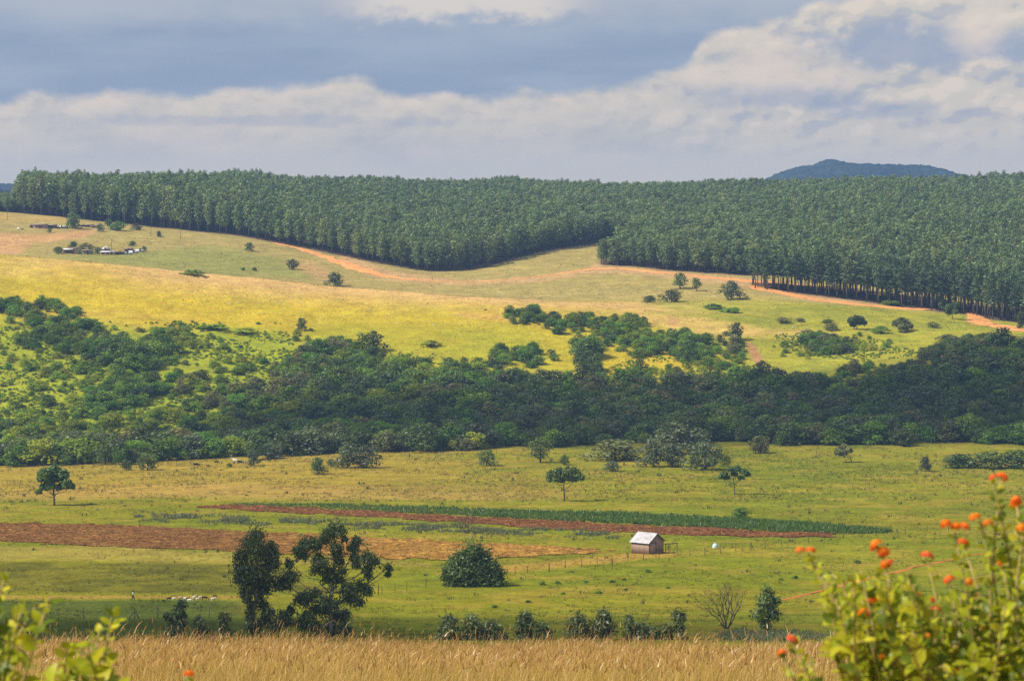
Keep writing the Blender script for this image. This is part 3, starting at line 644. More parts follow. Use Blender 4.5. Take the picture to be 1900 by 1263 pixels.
# low shrubs
kind('shrub', [crown('shrub_crown', rand_clumps(9, 0.6, 0.6, 0.18, 0.7, 0.30, s, lambda t: max(0.4, 1 - t * 0.8), 0.75), 150, 0.11, s) for s in (51, 52, 53)], [trunk_mesh('shrub_stem', 0.4, 0.02, 5, 0.4, s, 0, 0.7, 0.05) for s in (51, 52, 53)], 'yell', 'bark')
kind('dshrub', [crown('shrub_crown', rand_clumps(9, 0.6, 0.6, 0.18, 0.7, 0.30, s, lambda t: max(0.4, 1 - t * 0.8), 0.75), 150, 0.11, s) for s in (54, 55, 56)], [trunk_mesh('shrub_stem', 0.4, 0.02, 5, 0.4, s, 0, 0.7, 0.05) for s in (54, 55, 56)], 'mid', 'bark')

COUNT = {}
CSZ = {}
def crown_size(me):
    if me.name not in CSZ:
        c = np.zeros(len(me.vertices) * 3, np.float32); me.vertices.foreach_get('co', c); c = c.reshape(-1, 3)
        CSZ[me.name] = (float(np.percentile(c[:, 0], 99) - np.percentile(c[:, 0], 1) + np.percentile(c[:, 1], 99) - np.percentile(c[:, 1], 1)) / 2, float(np.percentile(c[:, 2], 99.5)))
    return CSZ[me.name]
def plant(kd, name, label, cat, pos, w, h, group=None, rz=None, var=None):
    """one tree or shrub as an Empty with its trunk and crown; w, h in metres"""
    cr, tk = KIND[kd]; i = COUNT.get(kd, 0); COUNT[kd] = i + 1
    v = (i * 7 + 3) % len(cr) if var is None else var
    base_w, top = crown_size(cr[v]); base_w *= 0.93
    t = thing(name, label, cat, (pos[0], pos[1], pos[2] - 0.02 * h), rz if rz is not None else i * 2.4, group, (w / base_w, w / base_w, h / top))
    link('trunk' if 'shrub' not in kd else 'stems', tk[v], None, t)
    link('crown' if 'shrub' not in kd else 'foliage', cr[v], None, t)
    return t

# ------------------------------------------------------------------ uncountable vegetation: one object of many instances
def scatter(name, pos, scl, rotz, sources, label):
    """sources: list of (crown object, trunk object) already standing in the scene"""
    me = bpy.data.meshes.new(name); me.vertices.add(len(pos)); me.vertices.foreach_set('co', np.asarray(pos, np.float32).ravel())
    a = me.attributes.new('scl', 'FLOAT_VECTOR', 'POINT'); a.data.foreach_set('vector', np.asarray(scl, np.float32).ravel())
    a = me.attributes.new('rz', 'FLOAT_VECTOR', 'POINT'); rr = np.zeros((len(pos), 3), np.float32); rr[:, 2] = rotz; a.data.foreach_set('vector', rr.ravel())
    a = me.attributes.new('pick', 'INT', 'POINT'); a.data.foreach_set('value', RNG.integers(0, len(sources), len(pos)).astype(np.int32))
    o = link(name, me, None, kind='stuff', label=label)
    ng = bpy.data.node_groups.new(name, 'GeometryNodeTree')
    ng.interface.new_socket('Geometry', in_out='INPUT', socket_type='NodeSocketGeometry'); ng.interface.new_socket('Geometry', in_out='OUTPUT', socket_type='NodeSocketGeometry')
    N = ng.nodes; L = ng.links; gi = N.new('NodeGroupInput'); go = N.new('NodeGroupOutput')
    g2i = N.new('GeometryNodeGeometryToInstance')
    for src in sources:
        j = N.new('GeometryNodeJoinGeometry')
        for s_ in src:
            oi = N.new('GeometryNodeObjectInfo'); oi.transform_space = 'ORIGINAL'; oi.inputs['Object'].default_value = s_
            L.new(oi.outputs['Geometry'], j.inputs[0])
        L.new(j.outputs[0], g2i.inputs[0])
    def attr(n, typ):
        q = N.new('GeometryNodeInputNamedAttribute'); q.data_type = typ; q.inputs['Name'].default_value = n; return q.outputs['Attribute']
    ip = N.new('GeometryNodeInstanceOnPoints'); L.new(gi.outputs[0], ip.inputs['Points']); L.new(g2i.outputs[0], ip.inputs['Instance'])
    ip.inputs['Pick Instance'].default_value = True; L.new(attr('pick', 'INT'), ip.inputs['Instance Index'])
    L.new(attr('scl', 'FLOAT_VECTOR'), ip.inputs['Scale'])
    e2r = N.new('FunctionNodeEulerToRotation'); L.new(attr('rz', 'FLOAT_VECTOR'), e2r.inputs[0]); L.new(e2r.outputs[0], ip.inputs['Rotation'])
    L.new(ip.outputs[0], go.inputs[0])
    md = o.modifiers.new('scatter', 'NODES'); md.node_group = ng
    return o
def parts_of(t): return [c for c in t.children]

# ------------------------------------------------------------------ the plantation
def forest():
    sp = 5.2
    X, Y = np.meshgrid(np.arange(-620, 620, sp), np.arange(1440, 2560, sp))
    X = X.ravel(); Y = Y.ravel()
    ca, sa = math.cos(0.22), math.sin(0.22)
    X, Y = X * ca - (Y - 2000) * sa, X * sa + (Y - 2000) * ca + 2000
    X = X + RNG.normal(size=X.shape) * 0.8; Y = Y + RNG.normal(size=Y.shape) * 0.8
    px = CX + FPX * X / Y
    ok = (px > -420) & (px < 2320) & (Y < 2530)
    X, Y, px = X[ok], Y[ok], px[ok]
    dl = Y - np.interp(px, *EDGE_L); dr = Y - np.interp(px, *EDGE_R)
    left = (dl > 0) & (px < 1252) & ~((px > 1100) & (Y < 1765 + (px - 1120) * 0.65))
    right = (dr > 0) & (px > 1113 + (Y - 1618) * 0.42) & (px > 1113)
    behind = (px > 1120) & (Y > 1790 + (px - 1120) * 0.65) & ~right
    keep = left | right | behind
    pine = inpoly(px, Y, PINE_POLY_D)
    keep &= ~pine
    # the road behind the pines stays open
    keep &= ~((px > 1390) & (px < 1800) & (dr < 3))
    X, Y, px = X[keep], Y[keep], px[keep]; Z = H(X, Y)
    edge = np.where((px < 1252) & (Y > np.interp(px, *EDGE_L)) & ~right[keep], Y - np.interp(px, *EDGE_L), Y - np.interp(px, *EDGE_R))
    ht = np.interp(px, [-400, 24, 40, 250, 520, 800, 1110, 1120, 1400, 1900], [8, 8, 21.5, 21.5, 19.5, 17.5, 16.5, 14.5, 15.5, 19]) * (1 + 0.13 * RNG.normal(size=len(X)).clip(-2, 2))
    # an older, taller row along the far skyline
    ht = ht + 2.5 * sstep(Y, 2250, 2400) * sstep(np.abs(px - 700), 330, 250)
    n3 = fbm(X / 60, Y / 80, 61, 3)
    ht = ht * (0.80 + 0.40 * n3) * (0.93 + 0.14 * fbm(X / 17, Y / 17, 67, 2))
    w = ht * 0.0 + 5.7 * (1 + 0.18 * RNG.normal(size=len(X)).clip(-2, 2))
    order = np.argsort(edge + RNG.random(len(edge)) * 3 + np.where((px < -20) | (px > 1920), 1e4, 0))
    fr = order[:300]; rest = order[300:]
    ts = []
    for q, i in enumerate(fr):
        ts.append(plant('euc', 'eucalyptus_tree', 'tall narrow blue-green plantation tree standing along the front edge of the dense forest', 'tree', (X[i], Y[i], Z[i]), w[i], ht[i], 'plantation trees along the forest edge'))
    base = crown_size(KIND['euc'][0][0])[0]
    srcs = [parts_of(t) for t in ts[:4]]
    scl = np.stack([w[rest] / base, w[rest] / base, ht[rest]], 1)
    scatter('plantation_forest', np.stack([X[rest], Y[rest], Z[rest]], 1), scl, RNG.random(len(rest)) * 6.28, srcs, 'dense blue-green plantation forest covering the plateau')
    # the pine stand between the two roads
    X, Y = np.meshgrid(np.arange(100, 420, 5.0), np.arange(1380, 1550, 5.4)); X = X.ravel(); Y = Y.ravel()
    X = X + RNG.normal(size=X.shape) * 0.7; Y = Y + RNG.normal(size=Y.shape) * 0.7; px = CX + FPX * X / Y
    k = inpoly(px, Y, PINE_POLY_D) & (px < 1990); X, Y, px = X[k], Y[k], px[k]
    k = np.argsort(Y + 1000.0 * (px > 1925))[:290]
    for i in k:
        h = (17.5 + 2.5 * sstep(px[i], 1500, 1850)) * (1 + 0.12 * random.gauss(0, 1))
        plant('pine', 'pine_tree', 'slender dark pine with a bare lower trunk in the stand between the two dirt roads', 'tree', (X[i], Y[i], float(H(X[i], Y[i]))), 6.0 * (1 + 0.14 * random.gauss(0, 1)), h, 'pines in the roadside stand')
forest()

# ------------------------------------------------------------------ the river thicket and the bush on the far bank
THICK = [(-300, 872), (0, 866), (300, 857), (500, 848), (900, 830), (1300, 821), (1900, 826), (2300, 834), (2300, 610), (1900, 655), (1830, 655), (1780, 690), (1690, 715), (1600, 728), (1400, 722), (1200, 728), (1000, 712), (900, 700), (800, 700), (700, 682), (640, 672), (560, 690), (520, 720), (500, 760), (440, 800), (330, 825), (200, 838), (0, 846), (-300, 850)]
PATCH = [  # clumps on the slopes: (px, py, rx, ry, spacing m, kinds, height)
    (40, 580, 90, 22, 5.0, 'dmm', 5.0), (110, 628, 100, 28, 5.0, 'dmm', 5.6), (215, 672, 95, 34, 5.2, 'dmmm', 7.0), (300, 640, 48, 32, 5.0, 'dmy', 5.2), (250, 725, 45, 25, 5.2, 'mmd', 6.0),
    (150, 720, 130, 34, 8.2, 'yyyym', 4.2), (60, 690, 110, 40, 8.2, 'yyyym', 4.0), (110, 780, 170, 38, 7.4, 'yyymm', 4.8), (330, 790, 110, 36, 7.0, 'yymd', 5.6), (440, 745, 66, 32, 5.4, 'dmo', 5.8), (20, 800, 100, 34, 5.8, 'dmyy', 5.4), (340, 715, 60, 22, 5.6, 'ymo', 5.0), (200, 740, 60, 24, 5.2, 'mmd', 6.0), (430, 690, 70, 30, 7, 'yym', 3.4), (390, 640, 60, 16, 7, 'yym', 3.0),
    (600, 660, 60, 26, 5.0, 'mddo', 5.8), (660, 668, 45, 16, 5, 'mmd', 4.8), (520, 700, 30, 26, 5.5, 'dmo', 5.2), (760, 685, 80, 16, 5, 'mmdy', 4.6), (960, 665, 72, 18, 4.8, 'mmd', 5.2), (880, 688, 60, 14, 5, 'dmg', 4.6), (560, 625, 22, 12, 5, 'oy', 3.4),
    (990, 592, 52, 17, 4.6, 'dmm', 5.0), (1075, 608, 70, 20, 4.8, 'mmdy', 4.6), (1165, 618, 60, 25, 4.8, 'mmdy', 5.2), (1215, 645, 60, 24, 5.0, 'mmy', 4.6), (1290, 648, 55, 28, 5.0, 'mdm', 5.4), (1330, 672, 60, 16, 5, 'mmy', 4.2), (1100, 672, 26, 26, 4.6, 'ddm', 7.5), (1130, 640, 70, 14, 5.5, 'ymm', 3.6), (1360, 640, 20, 18, 5, 'do', 5.2), (1290, 690, 130, 14, 7, 'yym', 3.2), (1200, 700, 70, 14, 6, 'ymd', 3.8),
    (1545, 640, 46, 22, 4.6, 'dmg', 4.8), (1510, 650, 70, 18, 7, 'ymm', 3.0), (1620, 640, 60, 18, 7, 'yym', 2.8), (1600, 690, 50, 14, 6, 'om', 4.0), (1700, 695, 50, 22, 6, 'odg', 4.6), (1790, 680, 60, 30, 5.4, 'ddo', 5.6), (1850, 652, 60, 22, 5.2, 'ddo', 6.2), (1510, 710, 90, 12, 6, 'mmy', 3.6), (1330, 712, 80, 12, 6, 'mmy', 3.6),
]
KMAP = {'d': 'dark', 'm': 'mid', 'g': 'greyg', 'o': 'olive', 'y': 'yell'}
KWORD = {'dark': 'dark green', 'mid': 'bright green', 'greyg': 'grey-green', 'olive': 'brownish olive', 'yell': 'yellow-green', 'tall': 'tall dark green'}
def thicket():
    items = []
    X, Y = np.meshgrid(np.arange(-330, 330, 5.2), np.arange(985, 1330, 5.2)); X = X.ravel(); Y = Y.ravel()
    X = X + RNG.normal(size=X.shape) * 1.6; Y = Y + RNG.normal(size=Y.shape) * 1.6; Z = H(X, Y)
    px = CX + FPX * X / Y; py = HOR - FPX * Z / Y
    n = fbm(X / 26, Y / 26, 101, 3); n2 = fbm(X / 14, Y / 14, 111, 2)
    k = (polydist(px, py, THICK) + 16 * (n2 - .5) > 0)
    for x, y, z, a, b, q in zip(X[k], Y[k], Z[k], px[k], py[k], n[k]):
        u = random.random()
        bright = max(sstep(b, 745, 700) * (a < 1700), 0.35 * (a < 900))
        if u < 0.06: kd = 'tall'
        elif q < 0.42: kd = 'greyg' if u < 0.30 else ('olive' if u < 0.5 else ('mid' if u < .72 else 'dark'))
        elif q < 0.55: kd = 'dark' if u < 0.6 else 'mid'
        else: kd = 'olive' if u < 0.25 else ('dark' if u < 0.7 else 'greyg')
        if random.random() < 0.65 * bright: kd = random.choice(('mid', 'mid', 'dark', 'yell'))
        h = random.choice((random.uniform(4.2, 6.5), random.uniform(6.0, 8.4), random.uniform(8.0, 10.5))) * (1.3 if kd == 'tall' else 1) * (0.72 if b > 800 and random.random() < .55 else 1) * (0.8 if bright > .5 else 1)
        items.append((x, y, z, kd, h, h * (0.75 if kd == 'tall' else random.uniform(1.05, 1.5)), a))
    for (a0, b0, ra, rb, s, kinds, hh) in PATCH:
        c0 = hit(a0, b0 + rb, 1060); c1 = hit(a0, b0 - rb, 1060); rx = ra * c0[1] / FPX; ry = max(6, abs(c1[1] - c0[1]) / 2); cx, cyy = c0[0], (c0[1] + c1[1]) / 2
        m = int(math.pi * rx * ry / (s * s) * 0.85) + 1
        for _ in range(m):
            th = random.random() * 6.283; r = math.sqrt(random.random())
            x = cx + rx * r * math.cos(th); y = cyy + ry * r * math.sin(th)
            h = hh * random.uniform(0.55, 1.25) * (1.1 - 0.35 * r)
            items.append((x, y, float(H(x, y)), KMAP[random.choice(kinds)], h, h * random.uniform(1.05, 1.6), CX + FPX * x / y))
    # ragged single bushes over the left bank
    for _ in range(210):
        a = random.uniform(-150, 540); b = random.uniform(595, 845); p = hit(a, b, 1070)
        if b < 640 and a > 350: continue
        h = random.uniform(0.9, 3.2) * (1 + 0.3 * (b > 740)); items.append((p[0], p[1], p[2], random.choice(('yell', 'yell', 'yell', 'mid', 'olive', 'mid')), h, h * random.uniform(1.2, 2.0), a))
    items.sort(key=lambda q: -(q[4] * q[5] / q[1] ** 2) * (0.0 if (q[6] < -15 or q[6] > 1915) else 1.0) * (3.0 if (q[1] < 1062 or q[1] > 1175) else 1.0))
    srcs = {}
    for q in items[:300]:
        kd = q[3]; bank = 'on the river bank' if q[1] < 1150 else 'on the far slope above the river'
        t = plant(kd, 'bush_tree', '%s rounded tree in the dense bush %s' % (KWORD[kd], bank), 'tree', q[:3], q[5], q[4], '%s trees in the bush %s' % (KWORD[kd], bank))
        srcs.setdefault(kd, []).append(parts_of(t))
    for kd, ss in list(srcs.items()):
        rest = [q for q in items[300:] if q[3] == kd]
        if not rest: continue
        bw = crown_size(KIND[kd][0][0])[0]
        scatter('bush_thicket', [(q[0], q[1], q[2] - 0.02 * q[4]) for q in rest], [(q[5] / bw, q[5] / bw, q[4]) for q in rest], RNG.random(len(rest)) * 6.28, ss[:3], 'dense %s bush filling the river banks and slopes' % KWORD[kd])
thicket()
# ------------------------------------------------------------------ trees and shrubs one can single out
def spot(kd, name, px, py, w, h, label, cat='tree', dmin=330, group=None, var=None):
    p = hit(px, py, dmin); s = p[1] / FPX
    return plant(kd, name, label, cat, p, w * s, h * s, group, None, var)
SINGLES = [
    ('greyg', 'riverside_tree', 645, 868, 50, 48, 'broad grey-green tree at the thicket edge, left one of a touching pair'),
    ('greyg', 'riverside_tree', 680, 868, 46, 42, 'broad grey-green tree at the thicket edge, right one of a touching pair'),
    ('dark', 'riverside_tree', 903, 864, 36, 30, 'small round dark tree alone in the meadow edge, bulging over its own base'),
    ('tall', 'riverside_tree', 1003, 858, 40, 50, 'dark upright tree rising against the thicket above the flat topped acacia'),
    ('mid', 'young_tree', 1047, 862, 18, 18, 'tiny pointed green tree just above the flat topped acacia'),
    ('greyg', 'low_shrub', 1136, 874, 30, 20, 'small grey-green shrub in grass left of the line of round trees'),
    ('olive', 'riverside_bush', 1140, 854, 90, 40, 'wide greyish brown bush in front of the thicket, right of the upright dark tree'),
    ('greyg', 'riverside_tree', 1212, 866, 50, 54, 'round grey-green tree, first of the tight row at the meadow edge'),
    ('greyg', 'riverside_tree', 1248, 866, 44, 44, 'small grey-green tree, second of the tight row at the meadow edge'),
    ('greyg', 'riverside_tree', 1308, 872, 64, 56, 'largest grey-green tree closing the tight row at the meadow edge'),
    ('mid', 'young_tree', 1345, 866, 20, 24, 'little green tree beside the largest grey-green tree of the row'),
    ('greyg', 'riverside_tree', 1262, 842, 84, 58, 'big pale grey-green tree behind the tight row at the meadow edge'),
    ('olive', 'round_tree', 1411, 840, 38, 32, 'round olive tree on a short stem, alone at the top of the meadow'),
    ('greyg', 'low_shrub', 1717, 874, 22, 28, 'narrow pointed grey-green shrub in the right meadow'),
    ('dark', 'hedge_bush', 1778, 868, 54, 26, 'low dark bush, left end of the clump at the right edge'),
    ('dark', 'hedge_bush', 1830, 869, 70, 32, 'low dark bush, middle of the clump at the right edge'),
    ('dark', 'hedge_bush', 1888, 869, 70, 34, 'low dark bush, right end of the clump at the right edge'),
    ('mid', 'field_shrub', 1374, 963, 38, 22, 'rounded dark bush above the right part of the green crop strip'),
    ('dark', 'young_tree', 589, 880, 26, 32, 'small dark tree with a short stem right of the grazing cattle'),
    ('dark', 'low_shrub', 614, 866, 14, 16, 'very small shrub between the small dark tree and the grey-green pair'),
    ('dark', 'riverside_tree', 274, 872, 38, 32, 'dark bush before the thicket, left of the grazing cattle'),
    ('dark', 'low_shrub', 234, 872, 20, 20, 'small dark bush left of the bush nearest the cattle'),
    ('greyg', 'riverside_tree', 471, 864, 24, 28, 'small dark tree standing right among the grazing cattle'),
    ('dshrub', 'low_shrub', 425, 866, 10, 8, 'tiny shrub in front of the white cow'),
    # hill and saddle
    ('dark', 'hill_tree', 691, 652, 50, 38, 'dark open crowned tree alone on the yellow hill slope'),
    ('dark', 'hill_tree', 560, 614, 20, 24, 'small dark tree on the yellow hill above the left bush'),
    ('greyg', 'round_tree', 622, 530, 32, 26, 'round dark tree beside the bend of the orange road'),
    ('dshrub', 'hedge_bush', 363, 510, 44, 10, 'long low dark bush on the brow of the hill'),
    ('dark', 'round_tree', 135, 424, 26, 30, 'big dark round tree among the upper homestead roofs'),
    ('mid', 'round_tree', 219, 428, 30, 18, 'bright green round tree right of the upper homestead'),
    ('dark', 'round_tree', 203, 420, 16, 14, 'dark bush behind the bright green round tree'),
    ('greyg', 'round_tree', 253, 427, 20, 12, 'dull green bush right of the bright green round tree'),
    ('dark', 'young_tree', 92, 432, 8, 10, 'small dark tree below the pink house'),
    ('greyg', 'young_tree', 186, 430, 14, 16, 'thin grey tree below the long homestead wall'),
    ('mid', 'round_tree', 108, 471, 18, 14, 'green bush left of the tan house in the lower homestead'),
    ('dark', 'round_tree', 136, 460, 16, 12, 'dark tree behind the tan house in the lower homestead'),
    ('olive', 'round_tree', 158, 468, 26, 18, 'greyish tree between the tan house and the hip roofed hut'),
    ('dark', 'young_tree', 148, 472, 9, 9, 'little dark bush at the corner of the tan house'),
    ('dark', 'round_tree', 181, 471, 18, 13, 'dark bush left of the hip roofed hut'),
    ('dark', 'young_tree', 246, 456, 14, 9, 'small dark bush in the open field above the lower homestead'),
    ('dark', 'young_tree', 267, 466, 9, 10, 'dark bush at the end of the stepped white roofs'),
    ('greyg', 'young_tree', 295, 440, 10, 12, 'thin grey tree under the forest edge, right of the bright green round tree'),
    ('dark', 'hill_tree', 462, 466, 18, 16, 'pair-like dark tree below the forest edge at the left of the orange road'),
    ('greyg', 'hill_tree', 543, 500, 20, 20, 'loose grey-green tree on the slope left of the orange road'),
    ('dshrub', 'low_shrub', 451, 502, 8, 6, 'left one of two dot-like bushes in the pale green field'),
    ('dshrub', 'low_shrub', 472, 503, 9, 7, 'right one of two dot-like bushes in the pale green field'),
    ('tall', 'hill_tree', 1262, 536, 28, 30, 'dark tree left of the narrow oval tree below the firebreak'),
    ('tall', 'oval_tree', 1292, 540, 18, 26, 'narrow oval dark tree standing alone below the firebreak'),
    ('greyg', 'round_tree', 1357, 556, 42, 36, 'large dark rounded tree in the green hollow below the pines'),
    ('olive', 'hill_tree', 1246, 560, 40, 24, 'thin brownish tree below the pair under the firebreak'),
    ('dark', 'low_shrub', 1206, 561, 24, 13, 'low dark bush left of the thin brownish tree'),
    ('dshrub', 'hedge_bush', 1325, 573, 34, 10, 'left part of a low dark hedge below the large rounded tree'),
    ('dshrub', 'hedge_bush', 1356, 580, 34, 10, 'right part of a low dark hedge below the large rounded tree'),
    ('olive', 'low_shrub', 1453, 598, 28, 10, 'flat brownish shrub on the sandy spur, wider of two'),
    ('olive', 'low_shrub', 1484, 597, 18, 7, 'flat brownish shrub on the sandy spur, smaller of two'),
    ('mid', 'low_shrub', 1536, 600, 24, 8, 'light green shrub above the olive shrub left of the arched acacia'),
    ('olive', 'low_shrub', 1542, 613, 30, 14, 'olive shrub left of the arched acacia'),
    ('mid', 'low_shrub', 1634, 618, 34, 14, 'green flat shrub between the arched acacia and the round brown acacia'),
    ('olive', 'low_shrub', 1731, 608, 22, 11, 'small brown shrub right of the round brown acacia'),
    ('olive', 'hedge_bush', 1757, 636, 42, 16, 'spreading olive bush above the dark right bank'),
    ('olive', 'hill_tree', 1788, 644, 34, 18, 'thin spreading tree above the dark right bank'),
    ('mid', 'hedge_bush', 1655, 566, 40, 9, 'low green mound of bushes at the end of the front road'),
    ('tall', 'hill_tree', 1752, 578, 18, 24, 'bushy dark tree left of the leaning tree under the pines'),
    ('dark', 'hill_tree', 1838, 662, 40, 44, 'tall dark tree standing out at the top of the right bank'),
    ('dark', 'hill_tree', 1884, 660, 34, 22, 'flat dark tree at the right edge above the bank'),
    ('dark', 'hill_tree', 1894, 610, 16, 34, 'dark bush at the foot of the last pines by the right edge'),
    ('dark', 'hill_tree', 1365, 632, 26, 34, 'dark pillar-like tree beside the red gully'),
    ('dark', 'young_tree', 1188, 688, 22, 24, 'small dark tree in the yellow grass, right of the tall dark tree'),
]
SHR = []
for (kd, nm, px, py, w, h, lab) in SINGLES:
    t = spot(kd, nm, px, py, w, h, lab, 'shrub' if ('shrub' in nm or 'bush' in nm) else 'tree')
    if kd == 'dshrub': SHR.append(parts_of(t))
for (px, py, w, h, lab) in ((395, 612, 60, 10, 'low mat of yellow-green shrub at the upper edge of the bushy slope'), (455, 617, 50, 9, 'second mat of yellow-green shrub on the bushy slope, beside the upper one'), (585, 645, 40, 9, 'yellow-green shrub mat on the slope left of the open crowned tree'), (800, 643, 34, 12, 'yellow-green shrub right of the open crowned tree')):
    SHR.append(parts_of(spot('shrub', 'low_shrub', px, py, w, h, lab, 'shrub', 1100)))

def undergrowth():
    polys = [([(-320, 590), (160, 612), (250, 600), (340, 598), (520, 600), (560, 660), (520, 730), (300, 842), (-320, 852)], 9000, 0.4, 1.3),
             ([(1180, 655), (1400, 680), (1420, 712), (1180, 716), (1120, 690)], 700, 0.4, 1.0), ([(1430, 622), (1500, 618), (1640, 632), (1720, 660), (1600, 672), (1480, 660)], 900, 0.4, 1.0),
             ([(540, 640), (700, 650), (860, 660), (1000, 690), (700, 690), (540, 690)], 200, 0.4, 0.9), ([(880, 572), (1000, 580), (1240, 630), (1240, 660), (1050, 620)], 160, 0.4, 1.0)]
    pos = []; scl = []
    for poly, n, h0, h1 in polys:
        xs = [p[0] for p in poly]; ys = [p[1] for p in poly]; X = RNG.uniform(min(xs), max(xs), n * 3); Y = RNG.uniform(min(ys), max(ys), n * 3)
        k = inpoly(X, Y, poly); X, Y = X[k][:n], Y[k][:n]
        for a, b in zip(X, Y):
            p = hit(a, b, 1060)
            if fbm(p[0] / 18, p[1] / 18, 131, 2) < 0.36: continue
            h = RNG.uniform(h0, h1); w = h * RNG.uniform(1.6, 3.0); pos.append((p[0], p[1], p[2] - 0.05)); scl.append((w / 1.5, w / 1.5, h))
    scatter('undergrowth', pos, scl, RNG.random(len(pos)) * 6.28, SHR[-4:], 'low yellow-green scrub covering the slopes above the river')
undergrowth()

def clump_tree(name, label, px, py, clumps, trunk, r0, leaf, per, mat, bark, dmin=300, z0=None, cat='tree', droop=0.0, aspect=2.2, extra_limbs=(), d=None, low=-0.7, twig=0.35, seed=1, shell=0.7):
    """a tree whose limbs carry separate clumps; offsets are given in photo pixels and become metres at the tree's own distance"""
    p = ground(px, d) if d else hit(px, py, dmin); s = p[1] / FPX; rng = np.random.default_rng(seed)
    T = thing(name, label, cat, p)
    tr = np.array([((a - px) * s, 0.0 if i == 0 else rng.normal() * 0.1, (py - b) * s) for i, (a, b) in enumerate(trunk)]); tr[0, 2] = -0.15
    mb = MB(); n = 10
    sg = np.r_[0, np.cumsum(np.linalg.norm(np.diff(tr, axis=0), axis=1))]; q = np.linspace(0, sg[-1], n)
    tp = np.stack([np.interp(q, sg, tr[:, i]) for i in range(3)], 1)
    mb.tube(tp, np.linspace(r0, r0 * 0.3, n), 8)
    cl = []
    for (a, b, r) in clumps:
        r = r * (1.16 if mat == 'sap' else 1.0)
        c = np.array([(a - px) * s, rng.normal() * r * s * 0.9, (py - b) * s]); R_ = r * s
        cl.append((c[0], c[1], c[2], R_, R_ * 1.0, R_ * 0.92))
        below = np.nonzero(tp[:, 2] < max(c[2] - 0.25 * abs(c[0]) - 0.3 * R_, tp[1, 2]))[0]
        f = tp[below[-1]] if len(below) else tp[1]
        m = f * 0.45 + c * 0.55 + np.array([0, 0, -0.12 * np.linalg.norm(c - f)])
        rr = r0 * twig * (1 - 0.5 * min(1, f[2] / (tp[-1, 2] + 1e-6)))
        mb.tube([f, m, c], [rr, rr * 0.65, rr * 0.25], 5)
    for (a, b, c_, d_) in extra_limbs:
        f = np.array([(a - px) * s, 0, (py - b) * s]); e = np.array([(c_ - px) * s, 0.1, (py - d_) * s]); mb.tube([f, f * .5 + e * .5 + np.array([0, 0, -0.1]), e], [r0 * .35, r0 * .25, r0 * .1], 5)
    link('trunk', mb.mesh('trunk', True), M[bark], T)
    link('crown', crown('crown', cl, per, leaf, seed, shell, 0.7, aspect, droop, low, mat == 'sap' or name == 'big_bush'), M[mat], T)
    return T
def zc(L, sc, ox, oy): return [(a / sc + ox, b / sc + oy, r / sc) for a, b, r in L]
def zt(L, sc, ox, oy): return [(a / sc + ox, b / sc + oy) for a, b in L]
Z = (5.26, 400, 960)
clump_tree('eucalyptus_tree', 'tall dense dark eucalyptus rising from the golden grass, left of the open branched one', 471, 1180,
    zc([(400,170,80),(330,250,90),(430,270,90),(540,280,50),(260,370,70),(370,370,100),(500,370,90),(570,340,60),(240,480,75),(340,500,100),(460,490,90),(560,450,70),(230,600,60),(330,620,90),(430,620,90),(520,600,60),(290,720,60),(400,730,75),(480,700,60),(310,790,45),(430,800,40),(350,880,50),(460,870,50),(340,960,45),(520,930,60),(480,1020,70),(340,1060,55),(600,1040,60),(700,1020,60),(660,950,45),(390,1050,60)], *Z),
    zt([(375,1160),(365,950),(400,750),(400,500),(395,230)], *Z), 0.28, 0.20, 640, 'sap', 'palebark', 300, droop=0.8, seed=3)
clump_tree('eucalyptus_tree', 'tall open branched eucalyptus with separate leaf clumps and pale limbs', 614, 1180,
    zc([(1150,130,80),(1090,160,60),(1220,120,60),(1060,230,50),(870,280,80),(800,320,50),(960,240,55),(990,270,45),(840,380,60),(1000,390,50),(1180,270,50),(1190,330,55),(1040,440,70),(990,500,60),(1110,520,50),(1260,210,30),(1370,240,55),(1340,300,45),(1360,380,50),(1380,460,40),(1200,430,55),(1490,370,80),(1550,430,55),(1480,500,50),(1490,570,35),(1240,510,40),(1090,610,50),(1200,600,50),(720,450,45),(740,560,70),(660,620,60),(620,660,45),(700,650,50),(820,790,55),(900,760,55),(980,750,50),(870,830,45),(1080,800,70),(1150,850,55),(1290,690,85),(1400,680,75),(1480,710,55),(1350,770,60),(1400,820,50),(1280,780,50),(730,900,40),(900,960,70),(980,900,60),(840,1010,50),(1060,900,60),(950,1040,55),(1200,980,80),(1270,950,45),(1110,1080,55),(1250,1100,65),(1310,1110,40),(1180,1120,50),(1690,480,36),(1685,550,26),(860,1060,50),(1000,1080,50)], *Z),
    zt([(1130,1160),(1120,950),(1130,750),(1150,620),(1160,400),(1160,200)], *Z), 0.30, 0.20, 620, 'sap', 'palebark', 300, droop=0.8, seed=5,
    extra_limbs=[(615, 1100, 652, 1032), (614, 1130, 682, 1082), (682, 1082, 721, 1050), (613, 1100, 586, 1074), (614, 1140, 640, 1120)])
G = 'saplings along the foot of the golden slope'
Z3 = (7.917, 220, 1080)
clump_tree('leaning_sapling', 'bushy sapling leaning to the right in front of the goat flock', 327, 1184, zc([(940,290,50),(905,370,65),(850,450,85),(760,520,65),(870,560,90),(850,660,95),(760,640,50),(960,490,40),(920,620,70),(800,700,70),(900,720,70),(700,480,40)], *Z3), zt([(850,800),(850,600),(890,400),(940,280)], *Z3), 0.10, 0.26, 300, 'sap', 'bark', 300, droop=0.5, seed=7)
